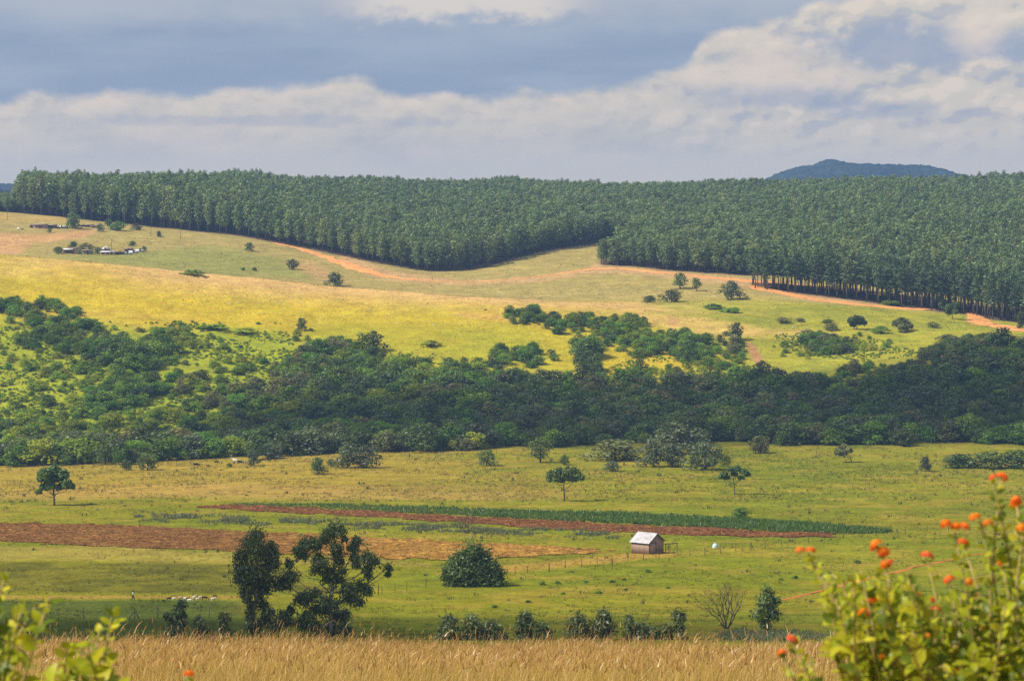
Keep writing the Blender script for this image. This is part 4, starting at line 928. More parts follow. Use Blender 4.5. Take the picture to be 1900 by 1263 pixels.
clump_tree('sapling', 'dark rounded sapling right of the leaning one, left of the tall dense eucalyptus', 374, 1184, zc([(1190,530,55),(1170,600,65),(1240,610,70),(1200,690,70),(1270,690,60),(1330,720,40)], *Z3), zt([(1215,800),(1215,600),(1190,520)], *Z3), 0.08, 0.26, 300, 'sap', 'bark', 300, droop=0.5, seed=8)
clump_tree('sapling', 'narrow dark sapling nearest the tall dense eucalyptus on its left', 415, 1184, zc([(1560,460,55),(1510,510,50),(1590,530,50),(1540,590,65),(1560,650,50),(1520,720,40),(1640,720,40)], *Z3), zt([(1545,800),(1550,600),(1555,450)], *Z3), 0.08, 0.26, 300, 'sap', 'bark', 300, droop=0.5, seed=9)
def sapl(cx, top, base, w, label, seed, lean=0.0, tuft=False):
    S7 = (2.639, 780, 1080); rng = np.random.default_rng(seed); cl = []
    n = 11
    for i in range(n):
        t = (i + .5) / n; ww = w * 0.62 * (math.sqrt(max(0.1, 1 - (2 * t - 0.85) ** 2)) if not tuft else (0.55 if 0.35 < t < 0.7 else 1.0))
        r = w * 0.26 * (0.8 + 0.5 * rng.random()) + 5
        cl.append((cx + lean * t * w + rng.uniform(-1, 1) * max(2, ww - r), base + 14 + (top + r * 0.8 - base - 14) * t, r))
    px = cx / 2.639 + 780
    clump_tree('sapling', label, px, 1186, zc(cl, *S7), zt([(cx, base + 30), (cx + lean * w * .4, (top + base) / 2), (cx + lean * w, top + 15)], *S7), 0.08, 0.24, 430, 'sap', 'bark', 300, droop=0.4, seed=seed)
for q in ((130,160,290,95,'bushy sapling, leftmost of the row right of the open branched eucalyptus',11,0.1), (255,150,290,110,'sapling with a pointed side tip, second in the row right of the open eucalyptus',12,-0.05), (375,185,300,104,'low wide sapling leaning left, third in the row right of the open eucalyptus',13,-0.3),
          (505,140,290,90,'tall sapling with a round head and bare lower stem in the middle of the row',14,0.1), (597,195,295,65,'small sapling with a slim stem just left of the gap in the row',15,0.0), (770,150,300,115,'broad sapling just right of the gap in the row',16,0.0), (885,125,295,100,'sapling with a tall pointed tip, right neighbour of the broad one',17,0.15),
          (1022,155,300,44,'narrow upright sapling at the left end of the dense clump',18,0.0), (1085,205,300,120,'wide low sapling filling the dense clump',19,0.0), (1150,212,300,55,'low sapling right of the wide one in the dense clump',20,0.0), (1203,195,300,55,'slim sapling near the right end of the dense clump',21,0.0)):
    sapl(q[0], q[1], q[2], q[3], q[4], q[5], q[6])
sapl(1265, 135, 300, 60, 'tall sapling with a tuft on top closing the row at its right end', 22, 0.05, True)
Z6 = (2.243, 1200, 700)
clump_tree('dark_tree', 'dark upright tree right of the bare many-stemmed tree by the green bank', 1423, 1172, zc([(500,890,26),(485,920,30),(520,930,26),(478,950,30),(510,965,34),(470,985,26),(530,990,24),(490,1010,26),(500,1035,14),(545,925,12)], *Z6), zt([(500,1058),(500,1000),(500,900)], *Z6), 0.13, 0.26, 330, 'sap', 'bark', 300, droop=0.4, seed=23)
# flat topped meadow acacias
clump_tree('acacia_tree', 'dark spreading acacia alone at the left side of the valley meadow', 101, 938, [(84,878,13),(100,874,13),(116,882,12),(76,890,10),(92,888,12),(108,890,12),(126,897,10),(130,904,7),(80,906,9),(96,902,10),(114,905,9),(72,913,6)], [(101,938),(100,922),(99,906),(100,890)], 0.34, 0.5, 170, 'dark', 'bark', 330, low=-0.3, seed=31, extra_limbs=[(101,922,84,902),(101,920,120,900)])
clump_tree('acacia_tree', 'flat topped green acacia alone in the middle of the valley meadow', 1047, 929, [(1024,882,10),(1038,876,11),(1053,874,11),(1067,878,11),(1076,886,9),(1032,888,9),(1048,884,11),(1062,889,9),(1020,890,6),(1042,892,7)], [(1047,929),(1047,916),(1046,905),(1047,892)], 0.30, 0.45, 170, 'dark', 'bark', 330, low=-0.2, seed=32, extra_limbs=[(1047,910,1030,892),(1047,910,1066,892)])
clump_tree('acacia_tree', 'thin open acacia with two stems in the right part of the valley meadow', 1363, 917, [(1343,880,8),(1356,872,8),(1369,872,9),(1381,877,8),(1388,881,6),(1350,888,6),(1338,886,5),(1375,886,6),(1362,880,7)], [(1363,917),(1363,903),(1361,892),(1362,880)], 0.17, 0.42, 150, 'dark', 'bark', 330, low=-0.1, seed=33, extra_limbs=[(1363,912,1356,895),(1356,895,1346,884),(1363,900,1376,886),(1363,896,1384,882)])
clump_tree('big_bush', 'very large round dark green bush in the middle of the near pasture', 876, 1087, [(876,1028,22),(855,1036,20),(897,1036,20),(838,1052,18),(915,1054,18),(870,1046,28),(892,1056,28),(852,1062,26),(830,1066,13),(924,1070,14),(840,1078,16),(870,1076,24),(900,1078,22),(922,1080,14),(886,1022,12)], [(876,1087),(874,1065),(876,1045)], 0.25, 0.30, 400, 'dark', 'bark', 330, low=-0.9, seed=34)
clump_tree('leaning_tree', 'small tree with its crown bent to the left on a bare leaning stem', 1578, 858, [(1558,836,8),(1567,834,9),(1575,836,7),(1553,840,6),(1564,841,8)], [(1580,858),(1578,848),(1573,840),(1566,836)], 0.16, 0.5, 300, 'olive', 'bark', 330, low=-0.3, seed=35)
clump_tree('acacia_tree', 'arched dark acacia on the sandy spur above the green hollow', 1590, 611, [(1580,596,7),(1588,592,8),(1597,594,8),(1603,599,6),(1592,599,7),(1582,603,5)], [(1590,611),(1590,605),(1589,597)], 0.25, 0.75, 120, 'dark', 'bark', 1100, low=-0.3, seed=36)
clump_tree('acacia_tree', 'round brown acacia on short stems right of the arched one', 1672, 615, [(1662,601,8),(1672,597,8),(1682,601,8),(1688,606,6),(1670,606,8),(1679,608,7)], [(1672,615),(1672,609),(1672,600)], 0.25, 0.75, 120, 'olive', 'bark', 1100, low=-0.4, seed=37)
clump_tree('leaning_tree', 'leaning open tree below the pines near the sandy road bend', 1765, 592, [(1760,572,6),(1768,570,7),(1775,566,5),(1762,580,5),(1770,578,5)], [(1768,596),(1767,586),(1766,572)], 0.2, 0.75, 260, 'dark', 'bark', 1100, low=-0.4, seed=38)
# bare trees
def bare_tree(name, label, px, py, hpx, wpx, stems, seed, r0, mat='bark', dmin=300, depth=5):
    p = hit(px, py, dmin); s = p[1] / FPX; rng = np.random.default_rng(seed); T = thing(name, label, 'tree', p); mb = MB(); tw = MB()
    def grow(a, dirv, L, r, lev):
        b = a + dirv * L; m = (a + b) / 2 + rng.normal(size=3) * L * 0.06
        (mb if lev >= depth - 2 else tw).tube([a, m, b], [r, r * 0.8, r * 0.6], 5 if lev > 2 else 4, cap=False)
        if lev <= 0: return
        for k in range(2 if lev < depth else 3):
            nd = dirv + rng.normal(size=3) * np.array([0.42, 0.42, 0.25]) + np.array([0, 0, 0.12]); nd /= np.linalg.norm(nd)
            grow(b, nd, L * rng.uniform(0.62, 0.85), r * 0.6, lev - 1)
    for i in range(stems):
        f = (i + .5) / stems * 2 - 1
        dv = np.array([f * wpx / hpx * 0.75, rng.normal() * 0.2, 1.0]); dv /= np.linalg.norm(dv)
        grow(np.array([f * 0.25 * r0 * 8, 0, -0.1]), dv, hpx * s * 0.33, r0, depth)
    link('trunk', mb.mesh('trunk', True), M[mat], T); link('twigs', tw.mesh('twigs'), M[mat], T)
    return T
bare_tree('bare_tree', 'leafless grey many-stemmed tree standing on the green bank', 1347, 1166, 80, 80, 6, 41, 0.12, depth=6)
bare_tree('bare_tree', 'thin leafless sapling right of the dark upright tree on the bank', 1456, 1164, 42, 20, 1, 42, 0.035, depth=4)
bare_tree('bare_shrub', 'leafless brown shrub between the two ploughed fields', 866, 989, 36, 48, 7, 43, 0.10, depth=5, dmin=400)
bare_tree('bare_shrub', 'thin bare shrub left of the leaning sapling near the golden grass', 280, 1166, 26, 26, 2, 44, 0.035, depth=4)
# ------------------------------------------------------------------ grass, crop and weeds
def blades(pos, h, w, lean, col, rng, segs=2):
    """curved blades as strips; pos (n,3)"""
    n = len(pos); a = rng.random(n) * 6.283; side = np.stack([np.cos(a), np.sin(a), np.zeros(n)], 1) * (w / 2)[:, None]
    V = []; C = []
    for k in range(segs + 1):
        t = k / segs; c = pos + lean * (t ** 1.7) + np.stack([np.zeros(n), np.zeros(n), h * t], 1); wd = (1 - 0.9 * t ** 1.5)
        V += [c - side * wd, c + side * wd]; C += [col * (0.7 + 0.35 * t)] * 2  # blade colour darkens toward the foot, painting in the shade there
    V = np.stack(V, 1); C = np.stack(C, 1); m = 2 * (segs + 1)
    i = (np.arange(n) * m)[:, None]
    F = np.concatenate([i + np.array([[2 * k, 2 * k + 1, 2 * k + 3, 2 * k + 2]]) for k in range(segs)])
    return V.reshape(-1, 3), F, C.reshape(-1, 3)
def golden_grass():
    rng = np.random.default_rng(5); n = 290000
    y = np.sqrt(rng.uniform(34 ** 2, 94 ** 2, n)); x = rng.uniform(-0.235, 0.235, n) * (y + 8)
    cl = fbm(x / 1.6, y / 1.6, 151, 3); k = rng.random(n) < np.clip((cl - 0.22) * 2.2, 0.15, 1); x, y, cl = x[k], y[k], cl[k]; n = len(x)
    z = H(x, y); h = rng.uniform(0.20, 0.62, n) * (0.55 + 0.8 * cl) * (0.55 + 0.9 * fbm(x / 3.5, y / 6, 157, 2)) * np.where(rng.random(n) < 0.04, 1.5, 1); w = rng.uniform(0.004, 0.011, n)
    lean = np.stack([rng.normal(0.06, 0.12, n), rng.normal(0, 0.1, n), np.zeros(n)], 1)
    big = fbm(x / 9, y / 14, 161, 3)[:, None]; u = rng.random((n, 1))
    A = np.array([0.66, 0.48, 0.14]); B = np.array([0.52, 0.33, 0.095]); Cc = np.array([0.44, 0.37, 0.06]); D = np.array([0.82, 0.62, 0.27])
    col = A * (1 - big) + B * big; col = np.where(u < 0.22, Cc, col); col = np.where(u > 0.88, D, col); col = col * rng.uniform(0.7, 1.25, (n, 1))
    V, F, C = blades(np.stack([x, y, z - 0.02], 1), h, w, lean, col, rng)
    # seed heads on the taller stems
    s = np.nonzero((h > 0.42) & (rng.random(n) < 0.45))[0]
    tip = np.stack([x, y, z], 1)[s] + lean[s] * 1.0 + np.stack([0 * h[s], 0 * h[s], h[s]], 1)
    V2, F2, C2 = blades(tip - np.array([0, 0, 0.06]), rng.uniform(0.08, 0.16, len(s)), rng.uniform(0.012, 0.026, len(s)), lean[s] * 0.5, np.tile([[0.60, 0.37, 0.13]], (len(s), 1)) * rng.uniform(0.7, 1.2, (len(s), 1)), rng)
    # pale tall plumes
    m = 260; yy = rng.uniform(42, 80, m); xx = rng.uniform(-0.2, 0.2, m) * yy; P_ = np.stack([xx, yy, H(xx, yy)], 1)
    V3, F3, C3 = blades(P_, rng.uniform(0.6, 0.95, m), np.full(m, 0.02), np.stack([rng.normal(-0.15, 0.25, m), rng.normal(0, .1, m), 0 * xx], 1), np.tile([[0.75, 0.56, 0.27]], (m, 1)), rng, 3)
    o1 = len(V); o2 = o1 + len(V2)
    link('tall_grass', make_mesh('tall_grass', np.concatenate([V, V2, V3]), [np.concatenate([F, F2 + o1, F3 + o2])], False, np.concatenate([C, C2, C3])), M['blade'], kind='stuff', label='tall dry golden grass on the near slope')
golden_grass()
CROP = [(430, 934), (640, 935), (900, 945), (1200, 955), (1500, 970), (1665, 985), (1640, 990), (1540, 991), (1200, 974), (900, 959), (640, 947), (430, 939)]
def tufts(name, label, pos, h, spread, col, per, wid, rng, mat='blade'):
    n = len(pos); Pp = np.repeat(pos, per, 0) + np.concatenate([rng.normal(size=(n * per, 2)) * np.repeat(spread, per)[:, None] * 0.35, np.zeros((n * per, 1))], 1)
    hh = np.repeat(h, per) * rng.uniform(0.6, 1.1, n * per); ln = np.concatenate([rng.normal(size=(n * per, 2)) * (hh * 0.35)[:, None], np.zeros((n * per, 1))], 1)
    V, F, C = blades(Pp, hh, hh * wid, ln, np.repeat(col, per, 0) * rng.uniform(0.75, 1.25, (n * per, 1)), rng)
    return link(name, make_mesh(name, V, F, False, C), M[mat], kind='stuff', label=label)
def crops():
    rng = np.random.default_rng(8); W = np.array([hit(a, b, 380)[:2] for a, b in CROP]); n = 26000
    x = rng.uniform(W[:, 0].min(), W[:, 0].max(), n); y = rng.uniform(W[:, 1].min(), W[:, 1].max(), n)
    k = polydist(x, y, [tuple(w) for w in W]) + 3 * (fbm(x / 6, y / 6, 171, 2) - .5) > 0; x, y = x[k], y[k]; n = len(x)
    h = rng.uniform(0.5, 1.05, n) * (0.6 + 0.8 * fbm(x / 7, y / 7, 173, 2)); px = CX + FPX * x / y
    h = h * np.interp(px, [430, 700, 1000, 1500], [0.5, 0.7, 1.0, 1.0])
    col = np.array([0.075, 0.150, 0.020]) + rng.random((n, 1)) * np.array([0.06, 0.07, 0.012])
    tufts('crop_strip', 'dark green crop growing in a long strip above the narrow ploughed strip', np.stack([x, y, H(x, y)], 1), h, h * 0.8, col, 6, 0.30, rng)
crops()
def meadow():
    rng = np.random.default_rng(9); n = 70000
    y = np.sqrt(rng.uniform(355 ** 2, 1040 ** 2, n)); x = rng.uniform(-0.24, 0.24, n) * y; z = H(x, y); px = CX + FPX * x / y; py = HOR - FPX * z / y
    nn = fbm(x / 14, y / 18, 181, 3)
    k = (nn + 0.22 * rng.random(n) > 0.56) & (polydist(px, py, FIELD_UP) < -1) & (polydist(px, py, FIELD_LOW) < -1)
    x, y, z, px, py, nn = (q[k] for q in (x, y, z, px, py, nn)); n = len(x)
    h = rng.uniform(0.16, 0.42, n) * (1 + 0.6 * (y > 800)); base = ground_tone(x, y, z)
    u = rng.random((n, 1)); col = base * np.where(u < 0.4, 0.85, 1.0) * np.where(u > 0.85, 1.2, 1.0) * np.array([0.9, 1.0, 0.9])
    tufts('meadow_grass', 'rough grass tussocks across the valley meadow', np.stack([x, y, z], 1), h, h * 1.8, col, 5, 0.25, rng)
    # scattered dark weeds and tussocks
    n = 900; y = np.sqrt(rng.uniform(370 ** 2, 1035 ** 2, n)); x = rng.uniform(-0.22, 0.22, n) * y; z = H(x, y); px = CX + FPX * x / y; py = HOR - FPX * z / y
    k = (fbm(x / 30, y / 30, 191, 2) + 0.5 * rng.random(n) > 0.62) & (polydist(px, py, FIELD_UP) < -1) & (polydist(px, py, FIELD_LOW) < -1); x, y, z = x[k], y[k], z[k]; n = len(x)
    h = rng.uniform(0.35, 0.95, n) * np.interp(y, [370, 1000], [0.6, 1.3])
    col = np.array([0.075, 0.10, 0.03]) + rng.random((n, 1)) * np.array([0.07, 0.05, 0.02])
    tufts('meadow_weeds', 'darker weeds and tussocks dotted over the valley meadow', np.stack([x, y, z], 1), h, h * 1.1, col, 9, 0.28, rng)
    # grassy bank under the bare tree
    n = 2600; a = rng.normal(1420, 65, n); b = 1182 + rng.normal(size=n) * 5 + 8 * (fbm(a / 30, a * 0, 197, 3) - .5)
    P_ = np.array([ground(q, 388 + (1183 - r_) * 1.3) for q, r_ in zip(a, b)]); h = rng.uniform(0.4, 1.0, n) * np.interp(a, [1315, 1360, 1480, 1560], [0.25, .8, .8, 0.25])
    tufts('bank_grass', 'rank dark green grass on the bank below the bare tree', P_, h, h, np.array([0.11, 0.14, 0.035]) + rng.random((n, 1)) * 0.07, 4, 0.22, rng)
    # long grey weeds between the fields and tall grass
    n = 5000; a = rng.uniform(250, 1150, n); b = np.interp(a, [250, 600, 900, 1150], [958, 972, 985, 992]) + rng.normal(size=n) * 4.5
    P_ = np.array([hit(q, r_, 500) for q, r_ in zip(a, b)]); k = fbm(P_[:, 0] / 7, P_[:, 1] / 9, 195, 2) > 0.5; P_ = P_[k]; n = len(P_); h = rng.uniform(0.4, 0.9, n)
    tufts('tall_weeds', 'grey-green weeds between the two ploughed fields', P_, h, h, np.array([0.13, 0.15, 0.055]) + rng.random((n, 1)) * 0.05, 5, 0.2, rng)
    # slopes beyond the river
    n = 30000; y = rng.uniform(1110, 1700, n); x = rng.uniform(-0.23, 0.23, n) * y; z = H(x, y); px = CX + FPX * x / y
    k = (fbm(x / 16, y / 20, 201, 3) + 0.2 * rng.random(n) > 0.58) & (forest_floor(px, y) < 0.1); x, y, z = x[k], y[k], z[k]; n = len(x)
    h = rng.uniform(0.25, 0.6, n); u = rng.random((n, 1)); col = ground_tone(x, y, z) * np.where(u < 0.55, 0.68, 1.05)
    tufts('hill_grass', 'grass tussocks over the sunlit hill', np.stack([x, y, z], 1), h, h * 2, col, 4, 0.45, rng)
meadow()
def stones():
    rng = np.random.default_rng(12); b = MB()
    import bmesh
    bm = bmesh.new(); bmesh.ops.create_icosphere(bm, subdivisions=2, radius=0.5)
    for v in bm.verts:
        v.co *= 0.8 + 0.4 * float(fbm(v.co.x * 2 + 5, v.co.y * 2 + v.co.z, 15, 2)); v.co.z *= 0.6
    me = bpy.data.meshes.new('stone'); bm.to_mesh(me); bm.free(); M['stone'] = plain_mat('pale_stone', (0.62, 0.58, 0.52), (0.45, 0.42, 0.37)); me.materials.append(M['stone'])
    for i in range(70):
        a = rng.uniform(300, 930); bb = np.interp(a, [300, 600, 930], [555, 580, 600]) + rng.normal() * 9
        if i > 50: a, bb = rng.uniform(1330, 1500), rng.uniform(606, 630)
        p = hit(a, bb, 1100); s = rng.uniform(0.4, 1.0)
        link('stone', me, None, None, 'small whitish stone lying in the grass of the sunlit hill', 'stone', 'pale stones on the hill', None, p, (0, 0, rng.random() * 6), (s * 1.4, s, s))
stones()

# ------------------------------------------------------------------ the shed, the rack, the fences
def plank_mat(name, a, b, gap, stretch):
    m = bpy.data.materials.new(name); m.use_nodes = True; t = NT(m.node_tree); p = t.n['Principled BSDF']; tc = t.node('ShaderNodeTexCoord')
    mp = t.node('ShaderNodeMapping'); t.put(mp.inputs[0], tc.outputs['Object']); mp.inputs['Scale'].default_value = stretch
    n = t.noise(mp.outputs[0], 5.0, 4, 0.6); n2 = t.noise(tc.outputs['Object'], 1.3, 4, 0.6)
    c = t.mix(t.step(n, 0.3, 0.7), a, b); c = t.mix(t.step(n2, 0.5, 0.75, 0, 0.5), c, gap)
    t.put(p.inputs['Base Color'], c); p.inputs['Roughness'].default_value = 0.9; return m
M['plank'] = plank_mat('weathered_planks', (0.42, 0.29, 0.225), (0.29, 0.20, 0.16), (0.17, 0.125, 0.105), (1.0, 1.0, 0.06))
M['pdark'] = plain_mat('dark_timber', (0.10, 0.075, 0.06), (0.055, 0.042, 0.036), 4)
M['tin'] = plain_mat('tin_roof', (0.56, 0.56, 0.58), (0.36, 0.33, 0.32), 1.0, 0.5, 0.25, (1, 1, 0.3), spec=0.5)
M['post'] = plain_mat('fence_wood', (0.095, 0.075, 0.06), (0.05, 0.04, 0.035), 6)
M['wire'] = plain_mat('wire', (0.22, 0.22, 0.22), None, 3, 0.5, 0.8)
def shed():
    p = hit(1203.5, 1028, 380); s = p[1] / FPX; T = thing('timber_shed', 'small weathered plank shed with a white tin gable roof in the near pasture', 'shed', p)
    a = R(40); ux = np.array([-math.cos(a), math.sin(a), 0]); uy = np.array([math.sin(a), math.cos(a), 0]); up = np.array([0, 0, 1.0])
    L = 31 * s / math.cos(a); Wd = 30 * s / math.sin(a); hw = 21.5 * s; rise = 15 * s; C0 = np.zeros(3)
    def slab(mb, o, e1, e2, n, t):
        V = [o, o + e1, o + e1 + e2, o + e2]; V = V + [v + n * t for v in V]
        mb.add(np.array(V), [[0, 3, 2, 1], [4, 5, 6, 7], [0, 1, 5, 4], [1, 2, 6, 5], [2, 3, 7, 6], [3, 0, 4, 7]])
    # walls of upright planks, each plank its own board with gaps
    rng = np.random.default_rng(3)
    def wall(o, e, length, n, gable):
        mb = MB(); k = int(length / 0.17); w = length / k
        for i in range(k):
            c = (i + .5) * w; top = hw + (rise * (1 - abs(c - length / 2) / (length / 2)) if gable else 0) - 0.05
            j = rng.uniform(-0.012, 0.012)
            slab(mb, o + e * (i * w + 0.008) + up * (-0.2 + (rng.uniform(0, 0.12) if i % 3 else 0)) + n * j, e * (w - 0.016), up * (top + 0.2), -n, 0.03)
        return mb
    n1 = -uy; n2 = -ux
    link('side_wall', wall(C0, ux, L, n1, False).mesh('side_wall'), M['plank'], T)
    link('gable_wall', wall(C0, uy, Wd, n2, True).mesh('gable_wall'), M['plank'], T)
    link('side_wall', wall(C0 + uy * Wd, ux, L, uy, False).mesh('side_wall'), M['plank'], T)
    link('gable_wall', wall(C0 + ux * L, uy, Wd, ux, True).mesh('gable_wall'), M['plank'], T)
    # corner posts
    fr = MB()
    for o in (C0 + (ux + uy) * 0.10, C0 + ux * (L - .1) + uy * .1, C0 + uy * (Wd - .1) + ux * .1, C0 + ux * (L - .1) + uy * (Wd - .1)): fr.tube([o - up * .2, o + up * hw], 0.06, 6)
    link('corner_posts', fr.mesh('corner_posts'), M['pdark'], T)
    # corrugated roof, two sheets
    for sgn in (0, 1):
        mb = MB(); ov = 0.35; nL = 90; ridge = C0 + uy * (Wd / 2) + up * (hw + rise + 0.04)
        ev = (-uy if sgn == 0 else uy); slope = (ev * (Wd / 2 + ov) - up * (rise * (1 + ov / (Wd / 2)))); nn = up
        V = []
        for i in range(nL + 1):
            q = -ov + (L + 2 * ov) * i / nL; dz = 0.018 * math.sin(i * math.pi / 1.0 + math.pi / 2)
            for j in range(4): V.append(ridge + ux * q + slope * (j / 3) + up * dz)
        V = np.array(V); F = [[i * 4 + j, (i + 1) * 4 + j, (i + 1) * 4 + j + 1, i * 4 + j + 1] for i in range(nL) for j in range(3)]
        mb.add(V, F); F2 = [f[::-1] for f in F]; mb.add(V - up * 0.012, F2)
        link('roof', mb.mesh('roof'), M['tin'], T)
    cap = MB(); ridge = C0 + uy * (Wd / 2) + up * (hw + rise + 0.07); cap.tube([ridge - ux * .35, ridge + ux * (L + .35)], 0.05, 8); rc = link('ridge_cap', cap.mesh('ridge_cap'), M['tin'], T)
    bb = MB()
    for e, w in ((uy * 0.0, 1), (uy * Wd, -1)):
        q0 = C0 + e - ux * 0.33 + up * (hw + 0.0) - uy * (0.32 * w); q1 = C0 + uy * Wd / 2 - ux * 0.33 + up * (hw + rise + 0.0)
        bb.tube([q0 - up * 0.22, q1 - up * 0.02], 0.06, 4)
    link('barge_board', bb.mesh('barge_board'), M['pdark'], T)
    d = MB(); slab(d, C0 + uy * 0.35 + n2 * 0.03 - up * .1, uy * (Wd * 0.40), up * (hw * 0.97), n2, 0.04); dr = link('door', d.mesh('door'), M['plank'], T, label='plank door with a dark frame in the gable end')
    f = MB()
    for q in (0.30, 0.35 + Wd * 0.40): slab(f, C0 + uy * q + n2 * 0.032 - up * .1, uy * 0.10, up * (hw * 1.0), n2, 0.06)
    slab(f, C0 + uy * 0.30 + n2 * 0.035 + up * (hw * 0.9), uy * (Wd * 0.40 + 0.15), up * 0.12, n2, 0.06)
    link('door_frame', f.mesh('door_frame'), M['pdark'], dr)
    h = MB(); h.box(C0 + uy * (0.35 + Wd * 0.36) + n2 * 0.09 + up * 1.05, (0.06, 0.06, 0.18)); link('handle', h.mesh('handle'), M['pdark'], dr)
    # rack of poles beside it
    q = hit(1246, 1025, 380); T2 = thing('pole_rack', 'open rack of dark poles standing against the right side of the shed', 'rack', q)
    def pole(name, P, r): b = MB(); b.tube(P, r, 6); return link(name, b.mesh(name, True), M['pdark'], T2)
    X = lambda v: v * s
    for x, yv in ((-11, .3), (-5.5, -.4), (-2.5, .5), (10.5, 0)): pole('post', [(X(x), yv, -.2), (X(x), yv, X(16.5))], 0.07)
    pole('top_rail', [(X(-13), -.4, X(16)), (X(12), -.1, X(17.3))], 0.07); pole('top_rail', [(X(-13), .45, X(16)), (X(12), .2, X(17.5))], 0.07); pole('cross_rail', [(X(-5.5), -.4, X(13)), (X(-2.5), .5, X(13))], 0.05)
    pole('brace', [(X(-12), 0, X(3)), (X(-4), 0, X(12))], 0.05); pole('brace', [(X(2), 0, X(4)), (X(10.5), 0, X(14))], 0.05)
    # small domed tank
    q = hit(1327, 1016, 380); T3 = thing('domed_tank', 'small pale blue domed tank in the grass right of the shed', 'tank', q)
    prof = [(0.62, -.1), (0.62, 0.35), (0.58, 0.6), (0.46, 0.82), (0.28, 0.96), (0.1, 1.02), (0.09, 1.1), (0.0, 1.1)]
    V = [(r * math.cos(k * math.pi / 10), r * math.sin(k * math.pi / 10), z) for r, z in prof for k in range(20)]
    F = [[i * 20 + k, i * 20 + (k + 1) % 20, (i + 1) * 20 + (k + 1) % 20, (i + 1) * 20 + k] for i in range(len(prof) - 1) for k in range(20)]
    M['tank'] = plain_mat('pale_blue_plastic', (0.42, 0.60, 0.66), (0.62, 0.70, 0.74), 1.5, 0.6)
    link('shell', make_mesh('shell', V, np.array(F), True), M['tank'], T3)
    b = MB(); b.tube([(0, 0, 1.04), (0, 0, 1.16)], 0.16, 14); link('lid', b.mesh('lid'), M['tank'], T3)
    # wooden tripod in the fence line
    q = hit(1393, 1020, 380); T4 = thing('braced_fence_post', 'two legged wooden strainer post in the fence right of the domed tank', 'fence post', q)
    for e in ((X(-2), .1), (X(6), .2), (X(1), -.5)):
        b = MB(); b.tube([(e[0], e[1], -.2), (0, 0, X(15.5))], 0.06, 6); link('leg', b.mesh('leg', True), M['post'], T4)
shed()
def fence(name, label, pts, hgt, r, dmin, heavy=(), wires=3, every=None):
    P_ = [hit(a, b, dmin) for a, b in pts]
    if every:
        W = np.array(P_); sg = np.r_[0, np.cumsum(np.linalg.norm(np.diff(W[:, :2], axis=0), axis=1))]; q = np.arange(0, sg[-1], every); xs = np.interp(q, sg, W[:, 0]); ys = np.interp(q, sg, W[:, 1]); P_ = [np.array([x, y, float(H(x, y))]) for x, y in zip(xs, ys)]
    T = thing(name, label, 'fence', P_[0]); o = np.array(P_[0])
    for i, p in enumerate(P_):
        b = MB(); k = 1.5 if i in heavy else random.uniform(0.85, 1.1); hh = hgt * (1.15 if i in heavy else random.uniform(.85, 1.05))
        b.tube([p - o + (0, 0, -.2), p - o + (random.gauss(0, .03), 0, hh)], [r * k, r * k * .85], 6); link('post', b.mesh('post', True), M['post'], T)
    for w in range(wires):
        b = MB(); b.tube([p - o + np.array([0, 0, hgt * (0.35 + 0.28 * w)]) for p in P_], 0.006, 3, False); link('wire', b.mesh('wire'), M['wire'], T)
    return T
fence('wire_fence', 'thin wire fence with wooden posts running past the shed to the right', [(830, 1080), (900, 1072), (956, 1064), (979, 1062), (1019, 1061), (1049, 1053), (1079, 1051), (1108, 1046), (1136, 1049), (1165, 1042), (1194, 1039), (1223, 1036), (1251, 1034), (1280, 1032), (1308, 1029), (1337, 1026), (1365, 1022), (1420, 1017), (1450, 1013), (1475, 1009), (1500, 1005), (1530, 1001), (1565, 998), (1600, 995), (1640, 992), (1680, 989), (1720, 987), (1760, 985), (1800, 983), (1850, 980), (1900, 977)], 1.6, 0.075, 380, (4, 8), 3)
fence('wire_fence', 'short run of old posts and wire right of the open branched eucalyptus', [(702, 1104), (709, 1104), (733, 1099), (755, 1096), (790, 1090)], 1.7, 0.06, 380, (0,), 3)
fence('wire_fence', 'wire fence crossing the near left pasture below the herder', [(20, 1150), (60, 1150), (108, 1150), (155, 1149), (203, 1149), (293, 1147), (340, 1147), (388, 1146), (430, 1146)], 1.9, 0.055, 330, (5,), 3)
fence('wire_fence', 'low pale post fence along the front of the river thicket', [(540, 864), (700, 858), (860, 842), (1000, 838), (1150, 835), (1330, 833)], 1.4, 0.07, 600, (), 2, 6.5)
fence('wire_fence', 'faint post fence across the upper right meadow', [(1470, 882), (1600, 880), (1760, 879), (1900, 878), (2000, 878)], 1.1, 0.05, 600, (), 2, 6.0)
def braced():
    q = hit(250, 1148, 330); T = thing('braced_fence_post', 'wooden corner post with two slanting braces in the left pasture fence', 'fence post', q); s = q[1] / FPX
    for nm, e, t in (('post', (0, 0), (0, 0, 21 * s)), ('brace', (-13 * s, .2), (-.05, 0, 15 * s)), ('brace', (10 * s, -.3), (.05, 0, 15 * s))):
        b = MB(); b.tube([(e[0], e[1], -.15), t], 0.07, 6); link(nm, b.mesh(nm, True), M['post'], T)
    # anthill-like dark clods in the pasture
    for i, (px, py) in enumerate(((918, 1128), (1060, 1062), (1110, 1101), (1240, 1092), (1033, 1083), (1087, 1081), (1136, 1080), (1158, 1076), (1203, 1062), (1161, 1095), (1045, 1103), (980, 1118), (1005, 1085), (1450, 1077), (1475, 1073), (1590, 1045))):
        w = random.uniform(7, 14); spot('dshrub', 'dark_tussock', px, py, w, w * 0.5, 'small dark tussock in the green near pasture around and below the shed', 'tussock', 330, 'dark tussocks in the near pasture')
braced()
